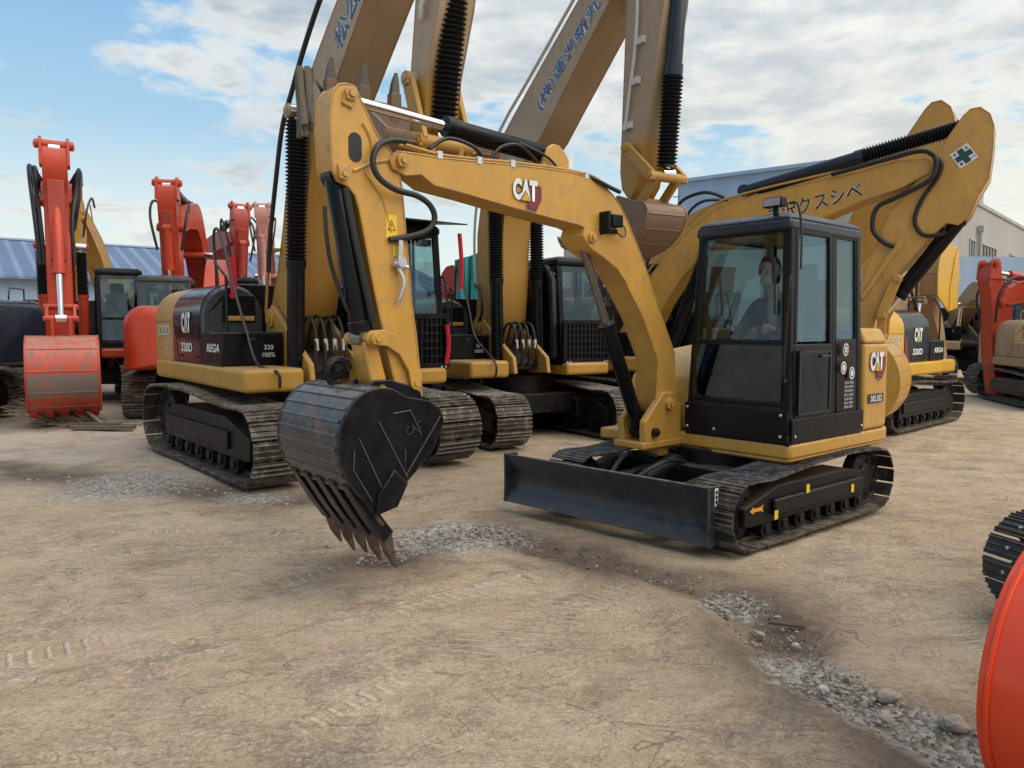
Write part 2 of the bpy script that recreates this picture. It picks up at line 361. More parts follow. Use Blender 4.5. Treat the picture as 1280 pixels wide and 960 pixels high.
def bucket(parent, hinge_to_lip, front, y0, y1, mats, teeth, name='bucket', tl=.2, tw=.07, toothmat=None, up=None, ribs=True, sub=True, ad=None, td=None):
    """hinge_to_lip: outline over the back to the lip; front: the open edge back to the hinge; mats = (shell, side)"""
    shell, side = mats
    n = len(hinge_to_lip); cx = sum(p[0] for p in hinge_to_lip + front) / (n + len(front)); cz = sum(p[1] for p in hinge_to_lip + front) / (n + len(front))
    m = MB(); t = .025; H0 = hinge_to_lip; fine = []
    for i in range(n - 1):   # smooth the rolled shell
        P0, P1, P2, P3 = [Vector(H0[k]) for k in (max(i - 1, 0), i, i + 1, min(i + 2, n - 1))]
        for k in range(3):
            u = k / 3; fine.append(tuple(.5 * ((2 * P1) + (P2 - P0) * u + (2 * P0 - 5 * P1 + 4 * P2 - P3) * u * u + (3 * P1 - P0 - 3 * P2 + P3) * u ** 3)))
    fine.append(H0[-1])
    if ad:   # lip plate carrying the teeth
        dd = (Vector(H0[-1]) - Vector(H0[-2])).normalized() * ad * .55; fine.append((H0[-1][0] + dd.x, H0[-1][1] + dd.y))
    inner = []; nf = len(fine)
    for i, (x, z) in enumerate(fine):
        a = fine[max(i - 1, 0)]; b = fine[min(i + 1, nf - 1)]
        d = Vector((b[0] - a[0], b[1] - a[1])).normalized(); nn = Vector((-d.y, d.x))
        if nn.dot(Vector((cx - x, cz - z))) < 0: nn = -nn
        inner.append((x + nn.x * t, z + nn.y * t))
    m.prism(fine + inner[::-1], y0, y1)
    o = m.build(name, shell, parent, bevel=.006)
    out = (fine[:-1] if ad else fine) + front
    for s, y in ((0, y0), (1, y1)):
        sp = MB(); ya, yb = (y - .018, y + .012) if s == 0 else (y - .012, y + .018)
        sp.prism([(cx + (x - cx) * 1.012, cz + (z - cz) * 1.012) for x, z in out], ya, yb); sp.build('side_plate', side, o, bevel=.005)
        if sub:   # side cutter on the front edge near the lip
            lx, lz = hinge_to_lip[-1]; fx, fz = front[0]; gx, gz = front[min(2, len(front) - 1)]
            c = MB(); yy = (y - .04, y - .019) if s == 0 else (y + .019, y + .04)
            k = lambda p, f: (lx + (p[0] - lx) * f, lz + (p[1] - lz) * f)
            c.prism([(lx, lz), k((fx, fz), 1.1), k((gx, gz), 1.03), k((gx * .5 + cx * .5, gz * .5 + cz * .5), .9), k((cx, cz), .3)], *yy)
            c.build('side_cutter', side, o, bevel=.005)
    if ribs:  # wear strips across the shell
        rb = MB()
        for i in range(1, n - 1):
            x, z = hinge_to_lip[i]; px, pz = hinge_to_lip[i - 1]; d = Vector((x - px, z - pz)).normalized(); nn = Vector((d.y, -d.x))
            if nn.dot(Vector((cx - x, cz - z))) > 0: nn = -nn
            a = Vector((x, z)); 
            rb.prism([tuple(a - d * .012 - nn * .004), tuple(a + d * .012 - nn * .004), tuple(a + d * .008 + nn * .009), tuple(a - d * .008 + nn * .009)], y0 + .02, y1 - .02)
        rb.build('wear_strip', shell, o)
    lx, lz = hinge_to_lip[-1]; px, pz = hinge_to_lip[-2]; d = Vector((lx - px, lz - pz)).normalized(); nn = Vector((-d.y, d.x))
    for k in range(teeth):
        y = y0 + tw * .6 + (y1 - y0 - tw * 1.2) * k / (teeth - 1)
        tm = MB(); L = tl * random.uniform(.94, 1.04); o0 = Vector((lx, lz))
        A = o0 - d * tl * .55; B = o0 + d * (ad if ad else L * .35); tdv = Vector(td).normalized() if td else d; L2 = L - (ad if ad else L * .35); C = B + tdv * L2
        cv = nn * (.10 * L) * (1 if nn.dot(Vector((cx - lx, cz - lz))) > 0 else -1)
        sect = [(A, .22 * tw, tw * .42), (o0, .42 * tw, tw * .56), (B, .46 * tw, tw * .50), (B + tdv * .003, .36 * tw, tw * .42), (B + tdv * L2 * .5 + cv * .3, .26 * tw, tw * .34), (C + cv, .06 * tw, tw * .16)]
        vs = []
        for p, th, hw in sect:
            for a_, b_ in ((-1, -1), (1, -1), (1, 1), (-1, 1)):
                q = p + nn * th * b_; vs.append((q.x, y + a_ * hw, q.y))
        fs = []
        for i in range(len(sect) - 1):
            for j in range(4): fs.append((i * 4 + j, i * 4 + (j + 1) % 4, i * 4 + 4 + (j + 1) % 4, i * 4 + 4 + j))
        fs += [(0, 1, 2, 3), tuple(len(vs) - 4 + j for j in range(4))]
        tm.add(vs, fs); tm.m = [0 if i < 12 else 1 for i in range(len(fs))]; tm.m[-2] = 0; tm.build('tooth', [side, toothmat or TOOTH], o, bevel=.004)
    return o

def track_path(L, rf, rr, ztop, sag, droop):
    """closed outline of the shoe chain; front idler at +L/2"""
    xf, xr = L / 2 - rf, -(L / 2 - rr); pts = []
    for i in range(13):
        a = -math.pi / 2 + math.pi * i / 12 * .93; pts.append((xf + rf * math.cos(a), rf + rf * math.sin(a)))
    for t, z in ((.12, -.5), (.25, -.15), (.42, .35), (.6, .75), (.78, .9), (.9, .6)):
        x = xf + (xr - xf) * t; zl = 2 * rf * (1 - t) + 2 * rr * t; pts.append((x, zl + (ztop - zl) * max(0, z) + (droop * z if z < 0 else 0)))
    for i in range(13):
        a = math.pi / 2 + math.pi * i / 12; pts.append((xr + rr * math.cos(a), rr + rr * math.sin(a)))
    return pts, xf, xr

def resample(pts, N):
    P = [Vector((p[0], p[1])) for p in pts] + [Vector(pts[0])]; D = [0]
    for i in range(1, len(P)): D.append(D[-1] + (P[i] - P[i - 1]).length)
    T = D[-1]; out = []
    for k in range(N):
        s = T * k / N; i = max(j for j in range(len(D)) if D[j] <= s); i = min(i, len(P) - 2)
        f = (s - D[i]) / max(1e-6, D[i + 1] - D[i]); out.append(P[i].lerp(P[i + 1], f))
    return out, T / N

def track(parent, yc, W, L=4.05, rf=.42, rr=.44, ztop=.93, pitch=.19, mat=None, H=.042, detail=2, xf_=None, frame_mat=None, outer=1, shift=0, plate=True, bolts=False):
    mat = mat or STEEL; frame_mat = frame_mat or FRAME
    th = H; lift = .035 * L / 4 + th * .4
    pts, xf, xr = track_path(L - 2 * lift, rf - lift, rr - lift, ztop - lift * 2, .0, .04)
    pts = [(x, z + lift) for x, z in pts]
    n = int(sum((Vector(pts[i]) - Vector(pts[i - 1])).length for i in range(len(pts))) / pitch)
    P, p = resample(pts, n); M = xf_ or Matrix.Identity(4)
    m = MB()
    for i, c in enumerate(P):
        a, b = P[i - 1], P[(i + 1) % n]; t = (b - a).normalized(); nn = Vector((t.y, -t.x))
        g = lift
        prof = [(-.5, .25), (-.5, .62), (-.40, .62), (-.34, 1.), (-.28, .62), (-.06, .62), (-.02, .95), (.04, .62), (.26, .62), (.32, .95), (.38, .62), (.47, .62), (.47, .25)]
        poly = [(c + t * (u * p * .97) + nn * (v * g)) for u, v in prof]
        yj = random.uniform(-.004, .004)
        m.prism([(q.x, q.y) for q in poly], yc - W / 2 + yj, yc + W / 2 + yj)
        if bolts:
            for yy in (-.16, .16):
                q = c + nn * g * .6; r_ = c + nn * g * 1.0; m.cyl((q.x, yc + yy * W * 1.2, q.y), (r_.x, yc + yy * W * 1.2, r_.y), .011, n=6, mi=1)
        if detail > 0:   # chain links inside
            for s in (-1, 1):
                q = c - nn * g * .35
                m.bar((q.x - t.x * p * .45, yc + s * W * .13, q.y - t.y * p * .45), (q.x + t.x * p * .45, yc + s * W * .13, q.y + t.y * p * .45), W * .06, g * 1.1)
    m.xf(M); ch = m.build('track', [mat, FIT], parent, ang=25)
    fw = W * .62
    f = MB(); zc = (rf + rr) / 2
    x1, x0 = xf - rf * .35, xr + rr * .55
    f.prism([(x0, zc * .55), (x0 + .05, zc * 1.35), (x0 + L * .12, zc * 1.55), (x1 - L * .14, zc * 1.55), (x1, zc * 1.2), (x1 + rf * .35, zc * 1.1), (x1 + rf * .35, zc * .6), (x1, zc * .55)], yc - fw / 2, yc + fw / 2)
    yo = yc + outer * (fw / 2 + .004)
    f.prism([(x0 + L * .03, zc * .75), (x0 + L * .03, zc * 1.2), (x1 - L * .1, zc * 1.2), (x1 - L * .1, zc * .75)], min(yo, yo + outer * .035), max(yo, yo + outer * .035))
    f.xf(M); f.build('track_frame', frame_mat, ch, bevel=.012)
    w = MB()
    for xx, rad, nm in ((xf, rf, 'idler'), (xr, rr, 'sprocket')):
        w = MB(); ri = rad - lift * 1.6
        w.lathe((xx, yc - W * .2, rad), (xx, yc + W * .2, rad), [(0, ri * .45), (.05, ri * .5), (.08, ri * .85), (.2, ri), (.8, ri), (.92, ri * .85), (.95, ri * .5), (1, ri * .45)], 24)
        for k in range(8):
            an = k * math.pi / 4; w.cyl((xx + math.cos(an) * ri * .65, yc + outer * W * .19, rad + math.sin(an) * ri * .65), (xx + math.cos(an) * ri * .65, yc + outer * W * .22, rad + math.sin(an) * ri * .65), ri * .06, n=6)
        w.xf(M); w.build(nm, frame_mat, ch, ang=30)
    if detail > 1:
        k = 7
        for i in range(k):
            xx = x0 + (xf - x0 - rf * .5) * (i + .3) / k
            q = MB(); rr_ = rf * .27
            q.lathe((xx, yc - W * .34, lift + rr_ + .01), (xx, yc + W * .34, lift + rr_ + .01), [(0, rr_ * .5), (.06, rr_ * .5), (.07, rr_), (.3, rr_), (.31, rr_ * .7), (.69, rr_ * .7), (.7, rr_), (.93, rr_), (.94, rr_ * .5), (1, rr_ * .5)], 14)
            q.xf(M); q.build('roller', frame_mat, ch)
    return ch

def pane(parent, pts, mat=GLS, name='window', th=.006, rim=None, rimw=.03):
    m = MB(); P = [Vector(p) for p in pts]; n = (P[1] - P[0]).cross(P[2] - P[0]).normalized() * th
    k = len(P); m.add([p for p in P] + [p + n for p in P], [tuple(range(k)), tuple(range(2 * k - 1, k - 1, -1))] + [(i, (i + 1) % k, k + (i + 1) % k, k + i) for i in range(k)])
    o = m.build(name, mat, parent)
    if rim:
        r = MB()
        for i in range(k): r.bar(P[i] + n * .5, P[(i + 1) % k] + n * .5, rimw, .02, up=n.normalized())
        r.build('frame', rim, o, bevel=.004)
    return o

def window(parent, pts, rim, glassm=GLS, rimw=.03, name='window'):
    """frame bars around the opening, with the pane as its child"""
    P = [Vector(p) for p in pts]; n = (P[1] - P[0]).cross(P[2] - P[0]).normalized(); k = len(P)
    r = MB()
    for i in range(k): r.bar(P[i], P[(i + 1) % k], rimw, .022, up=n)
    o = r.build(name, rim, parent, bevel=.004)
    pane(o, [p for p in P], glassm, 'pane', .006)
    return o

def seat(parent, x, y, z):
    m = MB(); m.box(x - .25, x + .25, y - .25, y + .25, z - .14, z); m.prism([(x - .27, z), (x - .17, z), (x - .29, z + .75), (x - .40, z + .75)], y - .23, y + .23)
    m.prism([(x - .37, z + .75), (x - .30, z + .75), (x - .33, z + 1.0), (x - .39, z + 1.0)], y - .14, y + .14)
    m.box(x - .15, x + .15, y - .15, y + .15, z - .4, z - .14)
    for s in (-1, 1): m.box(x - .2, x + .2, y + s * .3 - .05, y + s * .3 + .05, z + .05, z + .2); m.cyl((x + .16, y + s * .3, z + .2), (x + .2, y + s * .3, z + .36), .018, n=8)
    return m.build('seat', SEATM, parent, bevel=.02)

def cab(root, x0, x1, y0, y1, z0, z1, mat, beltz, slope=.12, guard=True, glassm=GLS, lamp=False, frontsplit=True, roofmat=None, rear=.0, tumble=.0):
    start = set(bpy.data.objects.keys())
    """operator cab: floor pan, pillars, roof, panes, door; +x is the front"""
    c = MB(); pw = .075
    xt = x1 - slope; xr = x0 + rear
    F = lambda z: x1 - slope * (z - z0) / (z1 - z0)
    for y in (y0 + pw / 2, y1 - pw / 2):
        c.bar((x1 - pw / 2, y, z0), (xt - pw / 2, y, z1 - .06), pw, pw, up=(0, 1, 0))
        c.bar((x0 + pw / 2, y, z0), (xr + pw / 2, y, z1 - .06), pw, pw, up=(0, 1, 0))
    c.box(x0, x1, y0, y1, z0 - .02, z0 + .07)
    c.box(x1 - .05, x1, y0 + pw, y1 - pw, z0 + .07, beltz - .52 if beltz - .52 > z0 + .1 else z0 + .1)
    c.box(x0, x0 + .05, y0 + pw, y1 - pw, z0 + .07, beltz + .1)
    c.box(x0 + .05, x1 - .05, y0 + .01, y0 + .04, z0 + .07, beltz)
    c.box(x0 + .05, x0 + (x1 - x0) * .36, y1 - .04, y1 - .008, z0 + .07, beltz)
    c.bar((x0 + (x1 - x0) * .4, y1 - pw / 2, z0), (x0 + (x1 - x0) * .38, y1 - pw / 2, z1 - .06), .06, .06, up=(0, 1, 0))
    b = c.build('cab', mat, root, bevel=.02, seg=3)
    r = MB()
    r.zprism([(xr - .02, y0 - .01), (xt + .03, y0 - .01), (xt + .03, y1 + .01), (xr - .02, y1 + .01)], z1 - .13, z1 - .04)
    r.zprism([(xr - .02, y0 - .01), (xt + .03, y0 - .01), (xt + .03, y1 + .01), (xr - .02, y1 + .01)], z1 - .04, z1 + .02, top=[(xr + .05, y0 + .06), (xt - .06, y0 + .06), (xt - .06, y1 - .06), (xr + .05, y1 - .06)])
    r.build('roof', roofmat or mat, b, bevel=.025, seg=3)
    zt = z1 - .13
    sp = beltz - .5
    # windscreen, lower screen
    window(b, [(F(beltz) - .02, y0 + pw, beltz), (F(beltz) - .02, y1 - pw, beltz), (F(zt) - .02, y1 - pw, zt), (F(zt) - .02, y0 + pw, zt)], mat, glassm)
    if frontsplit and sp > z0 + .1:
        window(b, [(F(sp) - .02, y0 + pw, sp), (F(sp) - .02, y1 - pw, sp), (F(beltz) - .02, y1 - pw, beltz - .03), (F(beltz) - .02, y0 + pw, beltz - .03)], mat, glassm)
    window(b, [(x0 + .02, y0 + pw, beltz + .12), (x0 + .02, y1 - pw, beltz + .12), (xr + .02, y1 - pw, zt), (xr + .02, y0 + pw, zt)], mat, glassm)
    window(b, [(x0 + pw, y0 + .02, beltz), (F(beltz) - pw, y0 + .02, beltz), (F(zt) - pw, y0 + .02, zt), (xr + pw, y0 + .02, zt)], mat, glassm)
    window(b, [(x0 + pw, y1 - .02, beltz), (x0 + (x1 - x0) * .36, y1 - .02, beltz), (x0 + (x1 - x0) * .35, y1 - .02, zt), (xr + pw, y1 - .02, zt)], mat, glassm)
    # door
    dx0, dx1 = x0 + (x1 - x0) * .43, x1 - pw - .015
    d = MB(); d.box(dx0, dx1, y1 - .03, y1 + .006, z0 + .09, beltz - .02)
    for a_, b_ in (((dx0 + .02, y1 - .012, beltz - .02), (dx0 + .01, y1 - .012, zt)), ((dx1 - .02, y1 - .012, beltz - .02), (F(zt) - pw - .02, y1 - .012, zt)), ((dx0, y1 - .012, zt), (F(zt) - pw, y1 - .012, zt))): d.bar(a_, b_, .045, .035, up=(0, 1, 0))
    do = d.build('door', mat, b, bevel=.008)
    pane(do, [(dx0 + .03, y1 - .014, beltz), (dx1 - .03, y1 - .014, beltz), (F(zt) - pw - .03, y1 - .014, zt), (dx0 + .03, y1 - .014, zt)], glassm, 'window')
    h = MB(); h.tube([(dx0 + .12, y1 + .006, beltz - .12), (dx0 + .12, y1 + .05, beltz - .12), (dx0 + .26, y1 + .05, beltz - .12), (dx0 + .26, y1 + .006, beltz - .12)], .011, 6, sm=False); h.build('handle', RUB, do)
    g = MB(); g.tube([(x1 + .0, y1 - .02, beltz - .3), (x1 + .07, y1 + .0, beltz - .25), (x1 - .03, y1 + .0, beltz + .45), (x1 - .1, y1 - .02, beltz + .5)], .012, 8); g.build('handrail', mat, b)
    seat(b, x0 + (x1 - x0) * .42, (y0 + y1) / 2, z0 + .5)
    if guard:   # mesh guard below the windscreen
        gm = MB(); gz0, gz1 = z0 + .05, beltz + .02
        n = 11
        for i in range(n + 1): y = y0 + .04 + (y1 - y0 - .08) * i / n; gm.box(x1 + .03, x1 + .045, y - .008, y + .008, gz0 + .02, gz1 - .02)
        for i in range(7): z = gz0 + .04 + (gz1 - gz0 - .08) * i / 6; gm.box(x1 + .045, x1 + .06, y0 + .03, y1 - .03, z - .008, z + .008)
        for y in (y0 + .02, y1 - .02): gm.box(x1 + .02, x1 + .065, y - .03, y + .03, gz0, gz1)
        gm.box(x1 + .02, x1 + .065, y0, y1, gz1 - .03, gz1 + .01); gm.box(x1 + .02, x1 + .065, y0, y1, gz0 - .02, gz0 + .03); gm.box(x1 + .004, x1 + .02, y0 + .02, y1 - .02, gz0, gz1 - .02)
        for y in (y0 + .06, y0 + .12, y1 - .06, y1 - .12): gm.cyl((x1 + .065, y, gz0 + .0), (x1 + .075, y, gz0 + .0), .015, n=8, mi=1)
        gm.build('guard', [BLK, FIT], b)
    if tumble:
        for k in set(bpy.data.objects.keys()) - start:
            me = bpy.data.objects[k].data
            for v in me.vertices:
                t = max(0, min(1, (v.co.z - z0) / (z1 - z0))); v.co.y = (y0 + y1) / 2 + (v.co.y - (y0 + y1) / 2) * (1 - tumble * t)
    return b

def arc(cx, cz, r, a0, a1, n=10, e=1.):
    return [(cx + r * math.cos(R(a0 + (a1 - a0) * i / n)), cz + r * e * math.sin(R(a0 + (a1 - a0) * i / n))) for i in range(n + 1)]

EXG = 'excavators parked in the yard'
def machine(o, label):
    """a 20-tonne class crawler excavator; o is a dict of options"""
    g = lambda k, d=None: o.get(k, d)
    root = empty('excavator', (o['x'], o['y'], 0), o['a'], g('k', 1.)); tag(root, label, 'excavator', EXG)
    body = g('body', YEL2); det = g('det', 2); hx = g('hx', 0.); blk = g('blk', BLK)
    # undercarriage, turned relative to the house
    T = Matrix.Translation((g('tx', 0), g('ty', 0), 0)) @ Matrix.Rotation(R(g('ta', 0)), 4, 'Z'); 
    if g('tk'): T = T @ Matrix.Scale(g('tk'), 4)
    if g('tracks', True):
        for s in (-1, 1): track(root, s * 1.1, .6, xf_=T, detail=det, outer=s, mat=g('tmat', STEEL), pitch=g('pitch', .19))
        u = MB(); u.box(-.75, .75, -.85, .85, .38, .72); u.cyl((0, 0, .7), (0, 0, 1.04), .62, n=28)
        for s in (-1, 1):
            u.prism([(-.9, .3), (-.9, .6), (-.5, .72), (-.3, .4)], s * .85 - .1, s * .85 + .1); u.prism([(.9, .3), (.9, .6), (.5, .72), (.3, .4)], s * .85 - .1, s * .85 + .1)
        u.xf(T); u.build('undercarriage', FRAME, root, bevel=.02)
    yr = -1.28; yl = 1.28
    # deck and skirts
    d = MB(); d.box(-1.6 + hx, 1.0, -1.15, 1.15, 1.03, 1.22); d.prism([(-.3, 1.2), (1.35, 1.1), (1.35, 1.2), (.7, 1.45), (-.3, 1.6)], -.5, .28)
    d.build('deck', FRAME, root, bevel=.01)
    if g('body_on', True):
        sk = MB()
        sk.box(-2.25 + hx, 1.65, yr - .02, -.62, 1.0, 1.26); sk.build('skirt', body, root, bevel=.05, seg=4)
        sk = MB(); sk.box(-2.25 + hx, 1.65, .45, yl + .02, 1.0, 1.2); sk.build('skirt', body, root, bevel=.05, seg=4)
        # counterweight, side cover and hood share one arched section
        def arch(y0, y1, z0, zt, rr):
            P = [(y0, z0)] + [(y0 + rr - rr * math.cos(R(a)), zt - rr + rr * math.sin(R(a))) for a in range(0, 91, 15)]
            return P + [(y1 - rr + rr * math.sin(R(a)), zt - rr + rr * math.cos(R(a))) for a in range(0, 91, 15)] + [(y1, z0)]
        cw = MB(); cw.xloft([(-2.72 + hx, arch(yr + .55, yl - .55, 1.12, 2.08, .25)), (-2.66 + hx, arch(yr + .30, yl - .30, 1.06, 2.16, .32)), (-2.5 + hx, arch(yr + .10, yl - .10, 1.03, 2.23, .38)), (-2.25 + hx, arch(yr, yl, 1.03, 2.26, .4)), (-1.305 + hx, arch(yr, yl, 1.27, 2.27, .4))])
        cwo = cw.build('counterweight', body, root, bevel=.015)
        sp = MB(); sp.xloft([(-1.30 + hx, arch(yr, yl, 1.27, 2.27, .4)), (.0 + hx, arch(yr, yl, 1.27, 2.27, .4))]); spo = sp.build('side_panel', g('panel', GLOSS), root, bevel=.012)
        hd = MB(); hd.xloft([(.002 + hx, arch(yr + .012, -.5, 1.27, 2.25, .38)), (.035 + hx, arch(yr + .04, -.52, 1.27, 2.22, .38))]); ho = hd.build('hood', g('hood', HOODG), root, bevel=.01)
        iv = MB(); iv.box(.036 + hx, .045 + hx, -1.02, -.6, 1.78, 2.12); iv.build('hatch', BLK, ho, bevel=.01)
        iv = MB(); iv.box(.046 + hx, .06 + hx, -.98, -.62, 1.80, 1.86); iv.build('grab_bar', body, ho, bevel=.01)
        tb = MB(); tb.box(.05 + hx, .86 + hx, yr - .005, -.56, 1.265, 1.66); to = tb.build('toolbox', blk, root, bevel=.018)
        lt = MB(); lt.box(.862 + hx, .875 + hx, -1.0, -.9, 1.56, 1.60); lt.build('latch', RUB, to)
        ln = MB(); ln.box(.4 + hx, .405 + hx, yr - .009, yr, 1.29, 1.64); ln.build('panel_gap', RUB, to)
        for xx in (-.9, -.2):
            lt = MB(); lt.box(xx + hx - .05, xx + hx + .05, yr - .012, yr + .002, 1.33, 1.36); lt.build('latch', RUB, spo)
        ln = MB(); ln.box(-2.2 + hx, -1.33 + hx, yr - .004, yr + .004, 1.80, 1.806); ln.build('panel_gap', RUB, cwo)
        if g('marks', True):
            yy = yr - .004
            X, U = (1, 0, 0), (0, 0, 1)
            cat_logo(spo, (-.62 + hx, yy, 1.78), X, U, .27, False)
            text('320D', (-.62 + hx, yy, 1.46), X, U, .12, WHITE, spo, bold=.03, width=.52)
            flat([(-1.29 + hx, yy, 1.29), (-1.02 + hx, yy, 1.29), (-1.22 + hx, yy, 1.75), (-1.29 + hx, yy, 1.8)], DKRED, spo, 'stripe')
            text('REGA', (.52 + hx, yr - .008, 1.47), X, U, .1, WHITE, to, bold=.03, shear=.25, width=.5)
            for q in range(2): text('100%' if q else '320', (.864 + hx, -.74, 1.48 - q * .09), (0, 1, 0), U, .055, WHITE, to)
            text('320D', (-1.78 + hx, yy, 1.68), X, U, .15, PALE, cwo, width=.7, bold=.02)
            for q in range(3): text('注意警告'[:3 + q % 2], (-1.62 + hx, yy, 1.52 - q * .09), X, U, .07, PALE, cwo, width=.36)
        # grab rails on the roof of the hood, exhaust
        hr = MB()
        hr.tube([(.8 + hx, yr + .08, 1.66), (.8 + hx, yr + .08, 2.3), (.4 + hx, yr + .08, 2.5), (-.3 + hx, yr + .3, 2.5), (-.3 + hx, yr + .3, 2.24)], .016, 8, sm=False); hr.build('handrail', blk, root)
        ex = MB(); ex.tube([(-.6 + hx, .5, 2.2), (-.6 + hx, .5, 2.55), (-.7 + hx, .5, 2.68)], .06, 12); ex.cyl((-.6 + hx, .5, 2.22), (-.6 + hx, .5, 2.34), .09, n=14); ex.build('exhaust_pipe', FRAME, root)
    if g('cab_on', True):
        cy = g('cab_y', (.42, 1.3))
        cb = cab(root, .06 + g('cx', 0), 1.5 + g('cx', 0), cy[0], cy[1], 1.16, g('cabz', 2.92), g('cabmat', BLK), 1.86, guard=g('guard', True), glassm=g('glass', GLSF), slope=.18)
        if g('visor'):
            v = MB(); v.prism([(1.2, 3.07), (1.2, 3.11), (1.95, 3.0), (1.95, 2.985)], cy[0] - .03, cy[1] + .03); v.build('sun_visor', BLK, cb)
        fl = MB()
        for y in (cy[0] + .15, cy[1] - .15): fl.box(1.12, 1.26, y - .08, y + .08, 2.78, 2.86); 
        fl.build('work_light', LAMP, cb, bevel=.01)
    # boom, arm, bucket
    by = g('by', -.2); bw = g('bw', .46)
    y0, y1 = by - bw / 2, by + bw / 2
    ft = g('foot')
    bk = MB()
    for y in (y0 - .09, y1 + .02): bk.prism([(ft[0] - .35, 1.18), (ft[0] - .13, ft[1] + .05), (ft[0], ft[1] + .17), (ft[0] + .15, ft[1] + .08), (ft[0] + 1.15, 1.3), (ft[0] + 1.2, 1.05), (ft[0] - .35, 1.05)], y, y + .07)
    bk.build('boom_bracket', body, root, bevel=.015)
    pin(root, ft[0], ft[1], y0 - .1, y1 + .1, .12, body)
    boom = None
    if g('boom'):
        boom = boxbeam(g('boom'), y0, y1, 'boom', g('boommat', body), root)
        cz = g('cylfoot', (1.15, 1.12)); ct = g('cyltop'); cs = g('cylsp', .13)
        for s in (-1, 1):
            y = by + s * (bw / 2 + cs)
            cylinder(root, (cz[0], y, cz[1]), (ct[0], y, ct[1]), .1, g('cylfrac', .5), mat=g('cylmat', BLK), boot=g('cylboot', .95))
            l = MB()
            for q in (-.1, .07): l.prism(arc(cz[0], cz[1], .13, -60, 200, 10) + [(cz[0] - .25, 1.03), (cz[0] + .2, 1.03)], y + s * 0 + q - .0, y + q + .035)
            l.build('lug', body, root)
        pin(boom, ct[0], ct[1], y0 - cs - .1, y1 + cs + .1, .08, g('boommat', body))
    if g('hoses', True) and det > 0:
        for i in range(4):
            y = by - .17 + i * .115; xx = 1.22
            pth = [(ft[0] + .45, y, 1.45), (ft[0] + .62, y, 1.78 + .03 * (i % 2)), (ft[0] + .85, y, 1.82), (ft[0] + .95, y + .01, 1.6), (ft[0] + .97, y + .02 * (i - 1.5), 1.25), (ft[0] + .8, y, 1.13)]
            hm = MB(); fm = MB(); hm.tube(pth, .022, 8); fm.cyl((ft[0] + .955, y + .012, 1.58), (ft[0] + .965, y + .014, 1.44), .028, n=10)
            ho_ = hm.build('hose', RUB, root); fm.build('fitting', FIT, ho_)
    if g('arm'):
        arm = boxbeam(g('arm'), by - g('aw', .36) / 2, by + g('aw', .36) / 2, 'arm', g('armmat', g('boommat', body)), root)
    for c in g('cyls', ()):   # extra cylinders in the boom plane
        cylinder(root, (c[0], by + c[5] if len(c) > 5 else by, c[1]), (c[2], by + c[5] if len(c) > 5 else by, c[3]), c[4], c[6] if len(c) > 6 else .55, mat=c[7] if len(c) > 7 else BLK, boot=c[8] if len(c) > 8 else None)
    for l in g('links', ()):
        m = MB(); a, b, w, off = l
        for s in (-1, 1):
            dx, dz = b[0] - a[0], b[1] - a[1]; L = math.hypot(dx, dz); nx, nz = -dz / L * w / 2, dx / L * w / 2; y = by + s * off
            m.prism([(a[0] + nx, a[1] + nz), (a[0] - dx / L * w / 2, a[1] - dz / L * w / 2), (a[0] - nx, a[1] - nz), (b[0] - nx, b[1] - nz), (b[0] + dx / L * w / 2, b[1] + dz / L * w / 2), (b[0] + nx, b[1] + nz)], y - .025, y + .025)
        lo = m.build('link', g('armmat', g('boommat', body)), root, bevel=.008)
        for e in (a, b): pin(lo, e[0], e[1], by - off - .02, by + off + .02, w * .42, g('armmat', g('boommat', body)))
    if g('bk'):
        b = g('bk'); bucket(root, b['back'], b['front'], by - b['w'] / 2, by + b['w'] / 2, b.get('mats', (body, body)), b.get('n', 5), tl=b.get('tl', .28), tw=b.get('tw', .1), toothmat=b.get('tm', DTOOTH), ribs=b.get('ribs', True))
    return root, boom

# ------------------------------------------------------------------ camera, light, sky
cam = bpy.data.cameras.new('camera'); co = bpy.data.objects.new('camera', cam); COL.objects.link(co)
cam.sensor_width = 36; cam.lens = 36 * 940 / 1280; cam.clip_end = 3000; cam.clip_start = .05
co.location = (0, 0, 1.64); co.rotation_euler = (R(90) - math.atan(70 / 940), 0, 0); S.camera = co
S.view_settings.view_transform = 'Standard'; S.view_settings.look = 'None'; S.view_settings.exposure = 0; S.view_settings.gamma = 1
SUN_EL, SUN_AZ = 56, 118          # azimuth clockwise from +Y
sd = bpy.data.lights.new('sun', 'SUN'); sd.energy = 3.3; sd.angle = R(75); sd.color = (1, .93, .82)
so = bpy.data.objects.new('sun', sd); COL.objects.link(so); so.location = (10, 5, 20)
dv = Vector((math.sin(R(SUN_AZ)) * math.cos(R(SUN_EL)), math.cos(R(SUN_AZ)) * math.cos(R(SUN_EL)), math.sin(R(SUN_EL))))
so.rotation_euler = dv.to_track_quat('Z', 'Y').to_euler()

